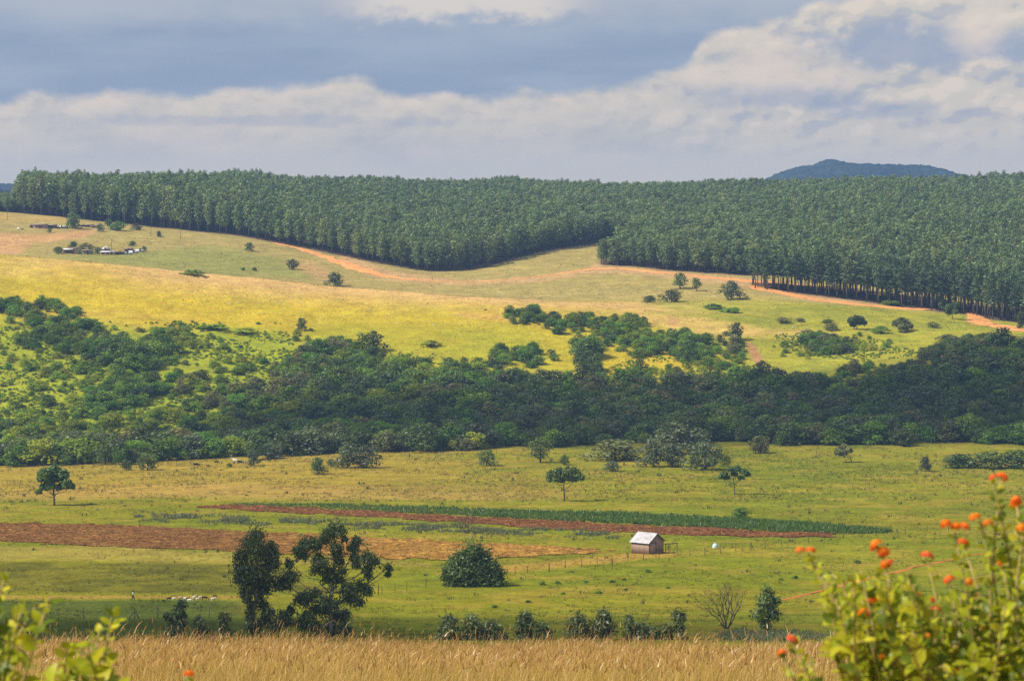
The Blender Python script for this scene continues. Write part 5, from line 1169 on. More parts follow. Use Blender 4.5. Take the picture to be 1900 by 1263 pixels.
# ------------------------------------------------------------------ animals and the herder
def skin_mesh(name, V, E, Rr, root=0, sub=2):
    me = bpy.data.meshes.new('tmp'); me.from_pydata([tuple(v) for v in V], E, []); o = bpy.data.objects.new('tmp', me); COL.objects.link(o)
    o.modifiers.new('skin', 'SKIN'); 
    for i, sv in enumerate(me.skin_vertices[0].data):
        r = Rr[i]; sv.radius = (r, r) if not isinstance(r, tuple) else r; sv.use_root = (i == root)
    ss = o.modifiers.new('sub', 'SUBSURF'); ss.levels = sub; ss.render_levels = sub
    dg = bpy.context.evaluated_depsgraph_get(); m2 = bpy.data.meshes.new_from_object(o.evaluated_get(dg)); m2.name = name
    m2.polygons.foreach_set('use_smooth', np.ones(len(m2.polygons), bool))
    bpy.data.objects.remove(o); bpy.data.meshes.remove(me); return m2
def coat(name, a, b=None): M[name] = plain_mat(name, a, b or tuple(x * .8 for x in a), 2.5, 0.9)
coat('white_coat', (0.72, 0.69, 0.62)); coat('cream_coat', (0.62, 0.52, 0.34)); coat('black_coat', (0.014, 0.012, 0.012)); coat('brown_coat', (0.06, 0.03, 0.02)); coat('horn', (0.18, 0.15, 0.11)); coat('pied_coat', (0.60, 0.56, 0.5), (0.05, 0.04, 0.035))
def quadruped(kindname, graze, cow):
    k = 1.0
    V = [(-.34, 0, .60), (-.05, 0, .565), (.26, 0, .57)]; Rr = [(.155, .17), (.17, .19), (.14, .18)]
    E = [(0, 1), (1, 2)]
    def chain(start, pts):
        q = start
        for p, r in pts: V.append(p); Rr.append(r); E.append((q, len(V) - 1)); q = len(V) - 1
        return q
    if graze: chain(2, [((.43, 0, .55), .095), ((.56, 0, .36), .07), ((.61, 0, .20), .062), ((.66, 0, .09), .042)])
    else: chain(2, [((.40, 0, .72), .10), ((.50, 0, .86), .07), ((.60, 0, .88), .068), ((.74, 0, .81), .042)])
    for s in (-1, 1):
        chain(2, [((.27, .10 * s, .42), .062), ((.275, .105 * s, .26), .04), ((.265, .105 * s, .08), .026), ((.29, .105 * s, .015), .032)])
        chain(0, [((-.33, .11 * s, .45), .085), ((-.27, .115 * s, .34), .055), ((-.385, .115 * s, .22), .034), ((-.36, .115 * s, .07), .026), ((-.335, .115 * s, .015), .032)])
    chain(0, [((-.47, 0, .66), .03), ((-.53, 0, .56 if cow else .68), .02), ((-.54, 0, .34 if cow else .72), .016)])
    body = skin_mesh(kindname, V, E, Rr, 0, 2)
    hd = (.58, .40) if graze else (.55, .92); b = MB()
    for s in (-1, 1): b.tube([(hd[0], .05 * s, hd[1]), (hd[0] - .02, .10 * s, hd[1] - .01), (hd[0] - .04, .16 * s, hd[1] - .05)], [.018, .03, .008], 5)
    ears = b.mesh('ear', True); b = MB()
    for s in (-1, 1):
        if cow: b.tube([(hd[0], .04 * s, hd[1] + .03), (hd[0] + .02, .12 * s, hd[1] + .07), (hd[0] + .06, .14 * s, hd[1] + .15)], [.016, .012, .003], 5)
        else: b.tube([(hd[0] + .01, .03 * s, hd[1] + .03), (hd[0] - .05, .045 * s, hd[1] + .12), (hd[0] - .13, .06 * s, hd[1] + .15)], [.015, .011, .003], 5)
    return body, ears, b.mesh('horn', True)
PROTO = {(c, g): quadruped('cow' if c else 'goat', g, c) for c in (0, 1) for g in (0, 1)}
def animal(cow, graze, px, py, length_px, mat, label, group, face=1, dmin=330, yaw=0.0):
    p = hit(px, py, dmin); s = p[1] / FPX; sc = length_px * s / (1.0 if cow else 1.1)
    T = thing('cow' if cow else 'goat', label, 'cow' if cow else 'goat', p, (0 if face > 0 else math.pi) + yaw, group, (sc,) * 3)
    bd, er, hn = PROTO[(cow, graze)]
    for nm, me, mm in (('body', bd, mat), ('ears', er, mat), ('horns', hn, 'horn')):
        o = link(nm, me.copy() if nm != 'horns' else me, None, T)
        if not len(o.data.materials): o.data.materials.append(M[mm])
FL = 'goats walking in a flock'
for q in ((303.5, 1116.5, 7, 'black_coat', 'small black goat trailing last at the left end of the flock', 1), (313.5, 1114.5, 10, 'black_coat', 'black goat with raised head just ahead of the last small black one', 0),
          (323, 1114, 9, 'white_coat', 'white goat walking directly right of the two black ones', 1), (334, 1112, 9, 'cream_coat', 'cream goat on the far side of the flock left of the white cluster', 1),
          (343, 1113, 8, 'white_coat', 'white goat right of the cream one', 0), (348.5, 1113, 7, 'black_coat', 'small dark goat hemmed in at the centre of the flock', 0), (352, 1117, 10, 'white_coat', 'white goat nearest the camera in the centre of the flock', 1),
          (360.5, 1111.5, 9, 'white_coat', 'white goat on the far side, right of centre of the flock', 0), (366.5, 1114, 8, 'white_coat', 'white goat touching the large dark goat from its left', 1), (364, 1109.5, 7, 'black_coat', 'dark goat whose head shows above the white backs', 0),
          (370.5, 1110.5, 7, 'white_coat', 'white goat half behind the large dark goat', 0), (379.5, 1114, 13, 'brown_coat', 'large dark brown goat near the right end of the flock', 1), (395.5, 1115, 10, 'white_coat', 'white goat leading on its own at the right end of the flock', 0), (398.5, 1109.5, 9, 'brown_coat', 'brown goat just beyond the leading white one', 1)):
    animal(0, q[5], q[0], q[1], q[2], q[3], q[4], FL, 1, 330, random.uniform(-.3, .3))
CT = 'cattle grazing by the river thicket'
for q in ((364, 867.5, 12, 'black_coat', 'dark cow grazing in side view, leftmost and nearest of the cattle', 1, 0.0), (386, 867, 6.5, 'black_coat', 'small dark calf right of the leftmost cow', 1, 0.6), (401.5, 861, 9, 'black_coat', 'dark cow grazing between the calf and the white cow', 1, 0.2),
          (436, 859, 11, 'white_coat', 'white cow standing at the back of the small bunch', 0, 3.0), (434, 861, 7, 'brown_coat', 'red-brown cow in front of the white cow', 1, 1.2), (445, 862, 11, 'black_coat', 'black cow side on at the front of the small bunch', 1, 0.1), (453, 860.5, 8, 'pied_coat', 'dark and white cow at the right of the small bunch', 1, 0.3),
          (500.5, 856, 7, 'brown_coat', 'dark brown cow grazing alone at the right of the cattle by the thicket', 1, 3.6)):
    animal(1, q[5], q[0], q[1], q[2], q[3], q[4], CT, 1, 600, q[6])
def herder():
    p = hit(246.5, 1114.5, 330); T = thing('person', 'person in a white shirt and dark trousers walking right behind the goats', 'person', p, 0.05)
    # x forward, y left; mid stride
    hip, kneeF, ankF = (0, .09, .93), (.20, .09, .52), (.26, .09, .09); kneeB, ankB = (-.06, -.09, .50), (-.36, -.09, .16)
    V = [(0, 0, .96), (0, 0, 1.10), (.02, 0, 1.28), (.03, 0, 1.43), (.045, 0, 1.53), (.06, 0, 1.60), (.07, 0, 1.70), (.065, 0, 1.765)]
    Rr = [(.145, .115), (.13, .10), (.155, .11), (.11, .08), (.052, .055), (.07, .082), (.08, .098), (.055, .065)]
    E = [(i, i + 1) for i in range(7)]
    def chain(st, pts):
        q = st; ids = []
        for a, r in pts: V.append(a); Rr.append(r); E.append((q, len(V) - 1)); q = len(V) - 1; ids.append(q)
        return ids
    chain(0, [((.03, .09, .88), .085), (kneeF, .058), ((.24, .09, .30), .052), (ankF, .04), ((.33, .09, .045), .036), ((.43, .09, .035), .026)])
    chain(0, [((-.01, -.09, .88), .085), (kneeB, .058), ((-.20, -.09, .34), .050), (ankB, .038), ((-.31, -.09, .07), .034), ((-.24, -.09, .03), .026)])
    arms = {}
    for s, el, wr, hd in ((1, (-.10, .235, 1.14), (-.02, .25, .90), (.0, .25, .84)), (-1, (.10, -.235, 1.15), (.33, -.20, 1.20), (.39, -.19, 1.22))):
        chain(3, [((.02, .17 * s, 1.42), .062), (el, .042), (wr, .028), (hd, (.036, .02))]); arms[s] = (np.array(wr), np.array(hd))
    link('body', skin_mesh('body', V, E, Rr, 0, 2), plain_mat('skin', (0.10, 0.055, 0.035), (0.08, 0.045, 0.03), 3, 0.6), T)
    hb = MB()   # fingers, bent, with the thumb leaving the side of the palm
    for s in (1, -1):
        w, h = arms[s]; d = (h - w) / np.linalg.norm(h - w); side = np.cross(d, (0, 0, 1)) if s < 0 else np.array([0, 1.0, 0]); side = np.array([1.0, 0, 0]) if s > 0 else np.array([0, 1.0, 0.0])
        curl = np.array([0, -0.3 * s, 0]) + (np.array([0, 0, -0.5]) if s < 0 else np.array([.2, 0, 0]))
        for k, L in enumerate((.075, .085, .08, .062)):
            o = h + side * (.027 - .018 * k); m = o + d * L * .55 + curl * .01; hb.tube([o, m, m + (d * .5 + curl * .5) * L * .55], [.009, .0085, .006], 6)
        o = w + d * .025 + side * .03; hb.tube([o, o + d * .03 + side * .022, o + d * .06 + side * .022], [.011, .010, .007], 6)
    link('fingers', hb.mesh('fingers', True), bpy.data.materials['skin'], T)
    def part(name, V, E, Rr, col, root=0):
        m = plain_mat(name + '_cloth', col, tuple(c * .75 for c in col), 6); link(name, skin_mesh(name, V, E, Rr, root, 2), m, T)
    part('shirt', [(0, 0, .93), (0, 0, 1.10), (.02, 0, 1.28), (.03, 0, 1.43), (.04, 0, 1.50), (.02, .17, 1.42), (-.10, .235, 1.14), (-.04, .247, .95), (.02, -.17, 1.42), (.10, -.235, 1.15), (.28, -.208, 1.19)],
         [(0, 1), (1, 2), (2, 3), (3, 4), (3, 5), (5, 6), (6, 7), (3, 8), (8, 9), (9, 10)], [(.17, .135), (.155, .12), (.175, .13), (.13, .095), (.065, .065), .082, .06, .045, .082, .06, .045], (0.66, 0.66, 0.68))
    part('trousers', [(0, 0, .96), (.03, .09, .86), kneeF, (.24, .09, .30), (.258, .09, .11), (-.01, -.09, .86), kneeB, (-.20, -.09, .34), (-.34, -.09, .18)],
         [(0, 1), (1, 2), (2, 3), (3, 4), (0, 5), (5, 6), (6, 7), (7, 8)], [(.155, .125), .105, .08, .07, .06, .105, .08, .07, .06], (0.03, 0.032, 0.045))
    part('hair', [(.045, 0, 1.71), (.06, 0, 1.77), (.03, 0, 1.66)], [(0, 1), (0, 2)], [(.09, .108), (.06, .07), (.07, .075)], (0.012, 0.01, 0.01))
    f = MB()
    for s in (1, -1): f.box((.145, .033 * s, 1.695), (.012, .024, .012)); f.box((.065, .092 * s, 1.685), (.035, .014, .055))
    f.box((.155, 0, 1.66), (.03, .026, .04), 0, .6); link('face_features', f.mesh('face_features'), bpy.data.materials['skin'], T)
herder()

# ------------------------------------------------------------------ homesteads, poles
M['pinkwall'] = plain_mat('pink_plaster', (0.42, 0.27, 0.23), (0.34, 0.22, 0.19), 0.6); M['tanwall'] = plain_mat('tan_plaster', (0.50, 0.32, 0.18), (0.42, 0.27, 0.16), 0.6)
M['brownwall'] = plain_mat('mud_wall_and_porch_shade', (0.16, 0.10, 0.075), (0.11, 0.075, 0.06), 0.8); M['greywall'] = plain_mat('grey_plaster', (0.30, 0.27, 0.24), (0.22, 0.20, 0.18), 0.8)
M['white_roof'] = plain_mat('pale_sheet_roof', (0.66, 0.66, 0.67), (0.55, 0.54, 0.54), 0.8, 0.5); M['rust_roof'] = plain_mat('rusty_sheet_roof', (0.34, 0.24, 0.19), (0.24, 0.17, 0.14), 0.8, 0.7)
M['glass'] = plain_mat('dark_glass', (0.03, 0.035, 0.04), None, 1, 0.15, spec=0.6)
def house(name, label, px, py, wpx, hpx, depth, wall, roof, rtype, openings=(), rpx=4, cat='house', yaw=0.0, skew=0.0):
    p = hit(px, py, 1420); s = p[1] / FPX; w = wpx * s; h = hpx * s; T = thing(name, label, cat, p, yaw); D = depth; r = rpx * s
    b = MB(); b.box((0, D / 2, h / 2 - .25), (w, D, h + .5))
    if skew: pass
    wl = link('wall', b.mesh('wall'), M[wall], T)
    b = MB(); o = .35; hw = w / 2 + o
    if rtype == 'flat':
        b.add([(-hw, -o, h + .03), (hw, -o, h + .03), (hw, D + o, h + .03 + r), (-hw, D + o, h + .03 + r), (-hw, -o, h + .15), (hw, -o, h + .15), (hw, D + o, h + .15 + r), (-hw, D + o, h + .15 + r)], [[0, 3, 2, 1], [4, 5, 6, 7], [0, 1, 5, 4], [1, 2, 6, 5], [2, 3, 7, 6], [3, 0, 4, 7]])
    elif rtype == 'hip':
        m = max(0.1, hw - (D / 2 + o)); V = [(-hw, -o, h), (hw, -o, h), (hw, D + o, h), (-hw, D + o, h), (-m, D / 2, h + r), (m, D / 2, h + r)]
        b.add(V, [[0, 1, 5, 4], [2, 3, 4, 5], [0, 3, 2, 1]], [[1, 2, 5], [3, 0, 4]])
    else:
        V = [(-hw, -o, h), (hw, -o, h), (hw, D / 2, h + r), (-hw, D / 2, h + r), (hw, D + o, h), (-hw, D + o, h)]
        b.add(V, [[0, 1, 2, 3], [3, 2, 4, 5]]); b.add(np.array(V) + (0, 0, .08), [[0, 1, 2, 3], [3, 2, 4, 5]]); b.add([(-w / 2, 0, h), (-w / 2, D, h), (-w / 2, D / 2, h + r - .1), (w / 2, 0, h), (w / 2, D, h), (w / 2, D / 2, h + r - .1)], None, [[0, 2, 1], [3, 4, 5]])
    link('roof', b.mesh('roof'), M[roof], T)
    for kd, f, ww in openings:
        x = (f - .5) * w; b = MB()
        if kd == 'door': b.box((x, -.02, 1.0), (ww, .08, 2.0)); link('door', b.mesh('door'), M['pdark'], T)
        else: b.box((x, -.02, min(1.5, h * .58)), (ww, .08, 0.9)); wn = link('window', b.mesh('window'), M['pdark'], T); b = MB(); b.box((x, -.07, min(1.5, h * .58)), (ww * .85, .03, .75)); link('pane', b.mesh('pane'), M['glass'], wn)
    return T
house('house', 'pinkish flat roofed house in the upper homestead', 75, 424.5, 25, 7.0, 5, 'pinkwall', 'rust_roof', 'flat', (('window', .62, 1.1), ('door', .45, .9), ('window', .2, 1.0)), 1.5)
house('shed', 'low dark shed joined to the right of the pinkish house', 96, 424, 16, 5.5, 4, 'brownwall', 'rust_roof', 'flat', (('door', .3, 1.0),), 1.5, 'shed')
house('outbuilding', 'small dull outbuilding left of the pinkish house', 58, 423, 8, 4, 3, 'greywall', 'rust_roof', 'flat', (('door', .5, .9),), 1, 'shed')
house('hut', 'low hut with a white hip roof left of the big dark round tree', 114.5, 424, 18, 2.5, 5, 'greywall', 'white_roof', 'hip', (('door', .5, .9),), 3.5)
house('outbuilding', 'long low dark building right of the big dark round tree', 160, 421.5, 26, 3.6, 4, 'brownwall', 'rust_roof', 'flat', (('door', .3, .9), ('window', .7, .9)), 1, 'building')
house('house', 'small tan block house right of the long low dark building', 173, 423, 11, 3.6, 4, 'tanwall', 'rust_roof', 'flat', (('window', .5, .9),), 1)
house('shelter', 'small white roofed shelter beside the bright green round tree', 207, 426.5, 9, 1.8, 3, 'greywall', 'white_roof', 'flat', (('door', .5, .8),), 1, 'shelter')
house('house', 'tan plastered end block of the house at the left of the lower homestead', 139, 471, 7.5, 10.5, 5, 'tanwall', 'rust_roof', 'flat', (), 1)
house('house', 'house with its porch shade painted as a brown wall and a pale flat roof, beside the tan end block', 126, 470.5, 17, 7.0, 5, 'brownwall', 'white_roof', 'flat', (('door', .4, 1.0), ('window', .75, 1.1)), 1.6)  # brown wall colour stands in for the shadow inside its porch
house('outbuilding', 'grey outbuilding between the trees in the lower homestead', 161, 472, 18, 7, 4, 'greywall', 'rust_roof', 'flat', (('door', .6, 1.0),), 1, 'building')
house('hut', 'hut with a steep white hip roof in the lower homestead', 195, 465.5, 15, 2.5, 5, 'greywall', 'white_roof', 'hip', (('door', .5, .9),), 6)
house('house', 'long tan house with a white sheet roof in front of the hip roofed hut', 200, 473, 27, 4.8, 4.5, 'tanwall', 'white_roof', 'flat', (('window', .15, 1.2), ('window', .5, 1.2), ('door', .75, .9)), 1.6)
house('shed', 'low dark open shed right of the long tan house', 222, 472.5, 15, 4.2, 4, 'brownwall', 'rust_roof', 'flat', (('door', .5, 2.0),), 1, 'shed')
house('shed', 'reddish brown walled pen behind the stepped white roofs', 238, 467, 15, 5, 4, 'brownwall', 'rust_roof', 'flat', (('door', .5, 1.0),), 1, 'shed')
for i, (px, py, w, lab) in enumerate(((236, 472.5, 15, 'nearest and lowest of the stepped white sheet roofs'), (248, 470, 13, 'middle one of the stepped white sheet roofs'), (260, 467.5, 14, 'highest of the stepped white sheet roofs, at the right end'))):
    house('shelter', lab, px, py, w, 2.0, 5, 'greywall', 'white_roof', 'flat', (('door', .5, 1.2),), 2.2, 'shelter', 0.25)
def parked_car():
    p = hit(38, 426.5, 1420); T = thing('parked_car', 'pale cream car parked in the grass left of the pinkish house', 'car', p, 0.15)
    M['paint'] = plain_mat('cream_paint', (0.70, 0.64, 0.48), (0.66, 0.6, 0.45), 1, 0.3, spec=0.6); M['rubber'] = plain_mat('tyre_rubber', (0.02, 0.02, 0.02), None, 1, 0.9)
    prof = [(-2.1, .35), (-2.15, .75), (-1.9, .95), (-1.25, 1.02), (-.75, 1.48), (.75, 1.5), (1.3, 1.05), (2.0, .9), (2.15, .7), (2.1, .35)]
    n = len(prof); V = [(x, -.8, z) for x, z in prof] + [(x, .8, z) for x, z in prof]; b = MB()
    b.add(V, [[i, (i + 1) % n, n + (i + 1) % n, n + i] for i in range(n)]); me = b.mesh('body')
    me2 = make_mesh('body', V, [np.array([[i, n + i, n + (i + 1) % n, (i + 1) % n] for i in range(n)]), np.array([list(range(n))]), np.array([list(range(2 * n - 1, n - 1, -1))])]); bpy.data.meshes.remove(me); link('body', me2, M['paint'], T)
    for y in (-.81, .81):
        g = MB(); g.add([(-1.1, y, 1.02), (-.68, y, 1.4), (.68, y, 1.42), (1.12, y, 1.03)], [[0, 1, 2, 3]]); link('window', g.mesh('window'), M['glass'], T)
        for x in (-1.3, 1.3):
            wv = MB(); wv.tube([(x, y * .82, .32), (x, y * 1.02, .32)], .32, 16); wh = link('wheel', wv.mesh('wheel'), M['rubber'], T); rm = MB(); rm.tube([(x, y * 1.0, .32), (x, y * 1.04, .32)], .17, 12); link('rim', rm.mesh('rim'), M['tin'], wh)
    for y in (-.55, .55): hl = MB(); hl.box((2.13, y, .72), (.06, .28, .14)); link('headlight', hl.mesh('headlight'), M['white_roof'], T)
parked_car()
for px, top, base, lab in ((14, 388, 409, 'utility pole on the slope at the left edge above the homesteads'), (207, 443, 462, 'utility pole behind the hip roofed hut'), (280, 421, 438, 'utility pole near the forest edge right of the homesteads'), (335, 428, 444, 'utility pole right of the homesteads against the forest edge')):
    q = hit(px, base, 1420); h = (base - top) * q[1] / FPX; T = thing('utility_pole', lab, 'pole', q)
    b = MB(); b.tube([(0, 0, -.3), (0, 0, h)], [.13, .09], 7); link('pole', b.mesh('pole', True), M['post'], T); b = MB(); b.box((0, 0, h - .5), (1.6, .1, .12)); c = link('crossarm', b.mesh('crossarm'), M['post'], T)
    for x in (-.7, 0, .7): b = MB(); b.tube([(x, 0, h - .44), (x, 0, h - .28)], .05, 6); link('insulator', b.mesh('insulator'), M['tin'], c)

# ------------------------------------------------------------------ far hills
def far_hill(name, pts, d, depth, mat, label, amp, seed):
    xs = np.linspace(pts[0][0], pts[-1][0], 360); py = np.interp(xs, [p[0] for p in pts], [p[1] for p in pts]); kk = np.hanning(25); kk /= kk.sum(); py = np.convolve(np.pad(py, 12, mode='edge'), kk, 'valid')
    top = -(py - HOR) / FPX * d; q = np.linspace(-1, 1, 61); base = -46.0
    X, Q = np.meshgrid((xs - CX) / FPX * d, q); prof = np.cos(Q * math.pi / 2) ** 1.3
    wob = (fbm(X / 260, Q * 3 + seed, seed, 4) - .5) * 26 * (1 - np.abs(Q)) * np.abs(Q) * 3
    tr = vnoise(X / 7, Q * 60, seed + 3) * amp * prof ** .3
    Zz = base + (top[None] - base) * prof + wob * .6 + tr - amp * .7
    n = len(xs); i = (np.arange(60)[:, None] * n + np.arange(n - 1)[None]).ravel()
    V = np.stack([X.ravel(), (d + Q * depth).ravel(), Zz.ravel()], 1)
    link(name, make_mesh(name, V, np.stack([i, i + 1, i + n + 1, i + n], 1), True), mat, kind='structure', label=label)
M['farwood'] = ground_mat('far_woodland', False, (0.026, 0.038, 0.036), ((0.05, 0.5), (0.012, 0.4)), 1.0, 0.06, 6)
far_hill('distant_hill', [(1350, 372), (1410, 338), (1440, 322), (1475, 311), (1505, 306), (1524, 299), (1541, 294), (1560, 300), (1584, 303), (1610, 304), (1650, 304), (1695, 305), (1728, 308), (1760, 316), (1790, 325), (1820, 333), (1900, 372)], 5600, 560, M['farwood'], 'blue wooded hill far beyond the plantation', 5, 3)
far_hill('distant_hill', [(-900, 352), (-300, 338), (-50, 339), (40, 341), (120, 346), (300, 372)], 5300, 520, M['farwood'], 'pale blue range on the horizon at the far left', 3, 8)
far_hill('distant_hill', [(-900, 345), (-200, 350), (10, 352), (40, 358), (160, 366), (300, 378)], 3300, 300, M['farwood'], 'dark wooded rise at the far left behind the plantation', 6, 13)

# ------------------------------------------------------------------ lantana in the foreground
def leaf_set(P_, D, N, L, col, rng):
    """ovate folded leaves: base P_, direction D, upper normal N, length L"""
    n = len(P_); D = D / np.linalg.norm(D, axis=1, keepdims=True); N = N - (N * D).sum(1, keepdims=True) * D; N /= np.linalg.norm(N, axis=1, keepdims=True) + 1e-9; B = np.cross(D, N); L = L[:, None]
    w = 0.36
    def q(t, b, u): return P_ + D * (L * t) + B * (L * b) + N * (L * u)
    V = np.stack([q(0, 0, 0), q(.3, 0, .01), q(.65, 0, -.03), q(1, 0, -.16), q(.25, w * .9, .09), q(.6, w * .8, .04), q(.25, -w * .9, .09), q(.6, -w * .8, .04), q(.08, w * .5, .04), q(.08, -w * .5, .04), q(.86, w * .35, -.07), q(.86, -w * .35, -.07)], 1).reshape(-1, 3)
    o = (np.arange(n) * 12)[:, None]
    Q = np.concatenate([o + np.array([[0, 1, 4, 8]]), o + np.array([[1, 2, 5, 4]]), o + np.array([[2, 3, 10, 5]]), o + np.array([[0, 9, 6, 1]]), o + np.array([[1, 6, 7, 2]]), o + np.array([[2, 7, 11, 3]])])
    return V, Q, np.repeat(col, 12, 0)
def flower_mesh(seed, inner, outer):
    rng = np.random.default_rng(seed); b = MB()
    for i in range(26):
        t = (i + .5) / 26; th = i * 2.399; ph = math.acos(1 - t * 0.95); d = np.array([math.sin(ph) * math.cos(th), math.sin(ph) * math.sin(th), math.cos(ph) * 0.75])
        c = d * 0.0115; n = d / np.linalg.norm(d); u = np.cross(n, (0.3, 0.9, 0.2)); u /= np.linalg.norm(u); v = np.cross(n, u); col = np.array(inner) * (1 - t) + np.array(outer) * t; col = col * rng.uniform(.8, 1.15)
        V = [c]; r = 0.0048
        for k in range(8):
            a = k * math.pi / 4; V.append(c + (u * math.cos(a) + v * math.sin(a)) * r * (1 if k % 2 else .72) + n * .0012)
        b.add(V, None, [[0, 1 + k, 1 + (k + 1) % 8] for k in range(8)], col)
        b.tube([c * .2, c], .0012, 4, False)
    b.C = [np.tile(c, (1, 1)) for c in b.C]
    return b.mesh('flower_head', False, True)
def lantana(name, label, base_px, d0, tips, shoots, seed, flowers=True, base_spread=0.12, leaf=0.034):
    rng = np.random.default_rng(seed); gx = (base_px - CX) / FPX * d0; base = np.array([gx, d0, float(H(gx, d0))]); T = thing(name, label, 'shrub', base)
    st = MB(); LP = []; LD = []; LN = []; LL = []; LC = []
    w3 = lambda px, py, d: np.array([(px - CX) / FPX * d, d, -(py - HOR) / FPX * d])
    FM = [flower_mesh(1, (0.95, 0.36, 0.02), (0.90, 0.085, 0.012)), flower_mesh(2, (0.95, 0.44, 0.03), (0.93, 0.18, 0.015)), flower_mesh(3, (0.9, 0.3, 0.06), (0.88, 0.10, 0.04))]
    for f in FM: f.materials.append(M['leafc'])
    def stem(P, r0, r1, f0, shade):
        P = np.array(P); sg = np.r_[0, np.cumsum(np.linalg.norm(np.diff(P, axis=0), axis=1))]; n = 14
        q = np.linspace(0, sg[-1], n); C = np.stack([np.interp(q, sg, P[:, i]) for i in range(3)], 1)
        for _ in range(2): C[1:-1] = (C[:-2] + 2 * C[1:-1] + C[2:]) / 4
        st.tube(C - base, np.linspace(r0, r1, n), 6); Lt = sg[-1]; s_ = f0 * Lt; k = 0
        while s_ < Lt - 0.004:
            t = s_ / Lt * (n - 1); i = int(min(t, n - 2)); p = C[i] + (C[i + 1] - C[i]) * (t - i); dr = C[i + 1] - C[i]; dr /= np.linalg.norm(dr)
            a = np.cross(dr, (0, 0, 1.0) if abs(dr[2]) < .9 else (1.0, 0, 0)); a /= np.linalg.norm(a); b = np.cross(dr, a); th = (k % 2) * math.pi / 2 + rng.normal() * .4
            for sg_ in (1, -1):
                o = (a * math.cos(th) + b * math.sin(th)) * sg_; young = max(0, (s_ / Lt - 0.75) / 0.25)
                LP.append(p + o * .003); LD.append(o + dr * (0.5 + .5 * young) + np.array([0, 0, rng.uniform(-.35, .35)])); LN.append(np.array([0, 0, .55]) + dr * .35 + rng.normal(size=3) * .5); LL.append(leaf * rng.uniform(.7, 1.25) * (1 - .4 * young))
                u = rng.random(); c = np.array([0.34, 0.37, 0.018]) if u < .5 else (np.array([0.14, 0.20, 0.020]) if u < .82 else np.array([0.50, 0.47, 0.03])); LC.append(c * (1 + .3 * young) * shade)
            s_ += rng.uniform(.016, .026); k += 1
    def head(p, px, py):
        k = int(rng.integers(0, 3)); o = link('flower_head', FM[k], None, T, loc=p - base, rot=(rng.uniform(-.5, .5), rng.uniform(-.5, .5), rng.random() * 6), scale=(rng.uniform(.7, 1.05),) * 3)
    for (px, py, n) in tips:
        d = d0 + rng.uniform(-.35, .35); tip = w3(px, py, d); b0 = base + np.array([rng.normal() * base_spread, rng.normal() * base_spread, 0])
        mid = b0 * .45 + tip * .55 + np.array([rng.normal() * .05 + .1 * np.sign(b0[0] - tip[0]) * -1, rng.normal() * .05, -.02]); m2 = b0 * .15 + tip * .85 + np.array([.03 * np.sign(b0[0] - tip[0]), 0, -.06])
        stem([b0, mid, m2, tip], .008, .0022, .45, 1.0)
        for k in range(n):
            head(tip + np.array([rng.normal() * .006 * (n > 1), rng.normal() * .006, .004 + rng.normal() * .006 * (n > 1)]) + (np.array([(k - (n - 1) / 2) * .015, 0, rng.normal() * .006])), px, py)
    for (px, py) in shoots:
        d = d0 + rng.uniform(-.6, .7); tip = w3(px, py, d); back = base + np.array([0, 0, .45]) - tip; L = np.linalg.norm(back); s0 = tip + back / L * min(L * .8, rng.uniform(.22, .5)) + rng.normal(size=3) * .04
        m = (s0 + tip) / 2 + rng.normal(size=3) * .03; stem([s0, m, tip], .004, .0018, .15, rng.uniform(.75, 1.1))
    V, Q, C = leaf_set(np.array(LP) - base, np.array(LD), np.array(LN), np.array(LL), np.array(LC), rng)
    link('stems', st.mesh('stems', True), M['lstem'], T); link('leaves', make_mesh('leaves', V, Q, False, C), M['leafc'], T)
    return T
M['lstem'] = plain_mat('lantana_stem', (0.42, 0.30, 0.12), (0.24, 0.22, 0.06), 30)
def shoots_in(poly, n, seed):
    rng = np.random.default_rng(seed); xs = [p[0] for p in poly]; ys = [p[1] for p in poly]; out = []
    while len(out) < n:
        a, b = rng.uniform(min(xs), max(xs)), rng.uniform(min(ys), max(ys))
        if inpoly(np.array([a]), np.array([b]), poly)[0]: out.append((a, b))
    return out
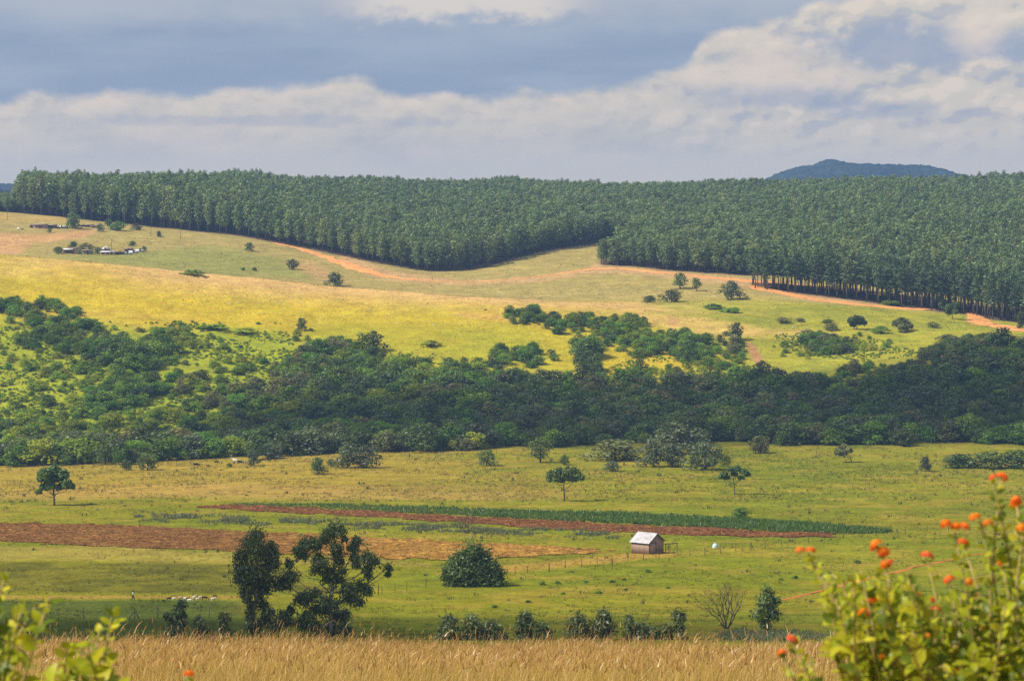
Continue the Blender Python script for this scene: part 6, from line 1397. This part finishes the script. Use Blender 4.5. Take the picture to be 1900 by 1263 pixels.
lantana('lantana_bush', 'blurred lantana bush with orange flower heads filling the lower right corner', 1960, 6.0,
    [(1500, 1026, 2), (1632, 1024, 3), (1642, 1050, 2), (1720, 1036, 1), (1772, 988, 3), (1786, 1004, 1), (1818, 965, 2), (1842, 888, 1), (1859, 887, 1), (1886, 934, 2), (1898, 988, 1), (1618, 1124, 2), (1700, 1103, 1), (1797, 1086, 1), (1804, 1100, 1), (1726, 1137, 2), (1822, 1164, 1), (1470, 1190, 1), (1452, 1217, 1), (1784, 1250, 2), (1718, 1184, 1), (1602, 1142, 1), (1632, 1225, 1), (1762, 1086, 1), (1960, 960, 2), (2050, 1010, 2), (1675, 1075, 0), (1560, 1075, 0), (1860, 1050, 1), (1540, 1180, 0), (1590, 1210, 0), (1530, 1075, 0), (1515, 1055, 0), (1550, 1110, 0), (1575, 1140, 0), (1500, 1230, 0), (1480, 1215, 0)],
    shoots_in([(1560, 1160), (1585, 1110), (1600, 1090), (1660, 1080), (1700, 1080), (1745, 1040), (1780, 1020), (1830, 990), (1850, 930), (1880, 975), (2050, 1000), (2250, 1100), (2250, 1420), (1540, 1420), (1500, 1240), (1560, 1240), (1580, 1180)], 120, 5) + shoots_in([(1510, 1040), (1540, 1060), (1660, 1040), (1700, 1070), (1560, 1170), (1530, 1150)], 26, 8) + shoots_in([(1640, 1130), (1800, 1080), (2000, 1080), (2200, 1420), (1580, 1420), (1620, 1240)], 70, 6), 21)
lantana('lantana_sprig', 'blurred leafy lantana sprig reaching in from the left edge', -190, 6.0, [(92, 1110, 0), (12, 1058, 0), (40, 1130, 0), (-20, 1180, 0), (8, 1190, 0)], [(70, 1118), (30, 1140), (-10, 1150), (-30, 1090)], 22, base_spread=.05, leaf=.05)
lantana('lantana_sprig', 'blurred upright lantana sprig with yellow-green leaves in the lower left corner', 120, 5.8, [(208, 1138, 0), (186, 1165, 0), (128, 1182, 0), (166, 1215, 0), (150, 1200, 0), (200, 1225, 0)], [(140, 1230), (170, 1240), (110, 1245), (190, 1250), (60, 1255), (20, 1262), (90, 1262), (130, 1215), (160, 1190), (220, 1270)], 23, base_spread=.06, leaf=.048)
lantana('lantana_sprig', 'single orange lantana flower just showing at the bottom edge', 356, 5.8, [(351, 1258, 1)], [(380, 1320)], 24, base_spread=.03)

# ------------------------------------------------------------------ the air between
def haze():
    b = MB(); b.box((0, 3120, -14), (5700, 6440, 210)); m = bpy.data.materials.new('haze'); m.use_nodes = True; t = NT(m.node_tree); t.n.clear(); out = t.node('ShaderNodeOutputMaterial')
    v = t.node('ShaderNodeVolumePrincipled'); v.inputs['Color'].default_value = (0.30, 0.52, 1.0, 1); v.inputs['Density'].default_value = 0.80e-4; v.inputs['Anisotropy'].default_value = 0.1
    t.l.new(v.outputs[0], out.inputs['Volume']); link('haze', b.mesh('haze'), m, kind='stuff', label='thin blue haze hanging over the whole valley')
haze()
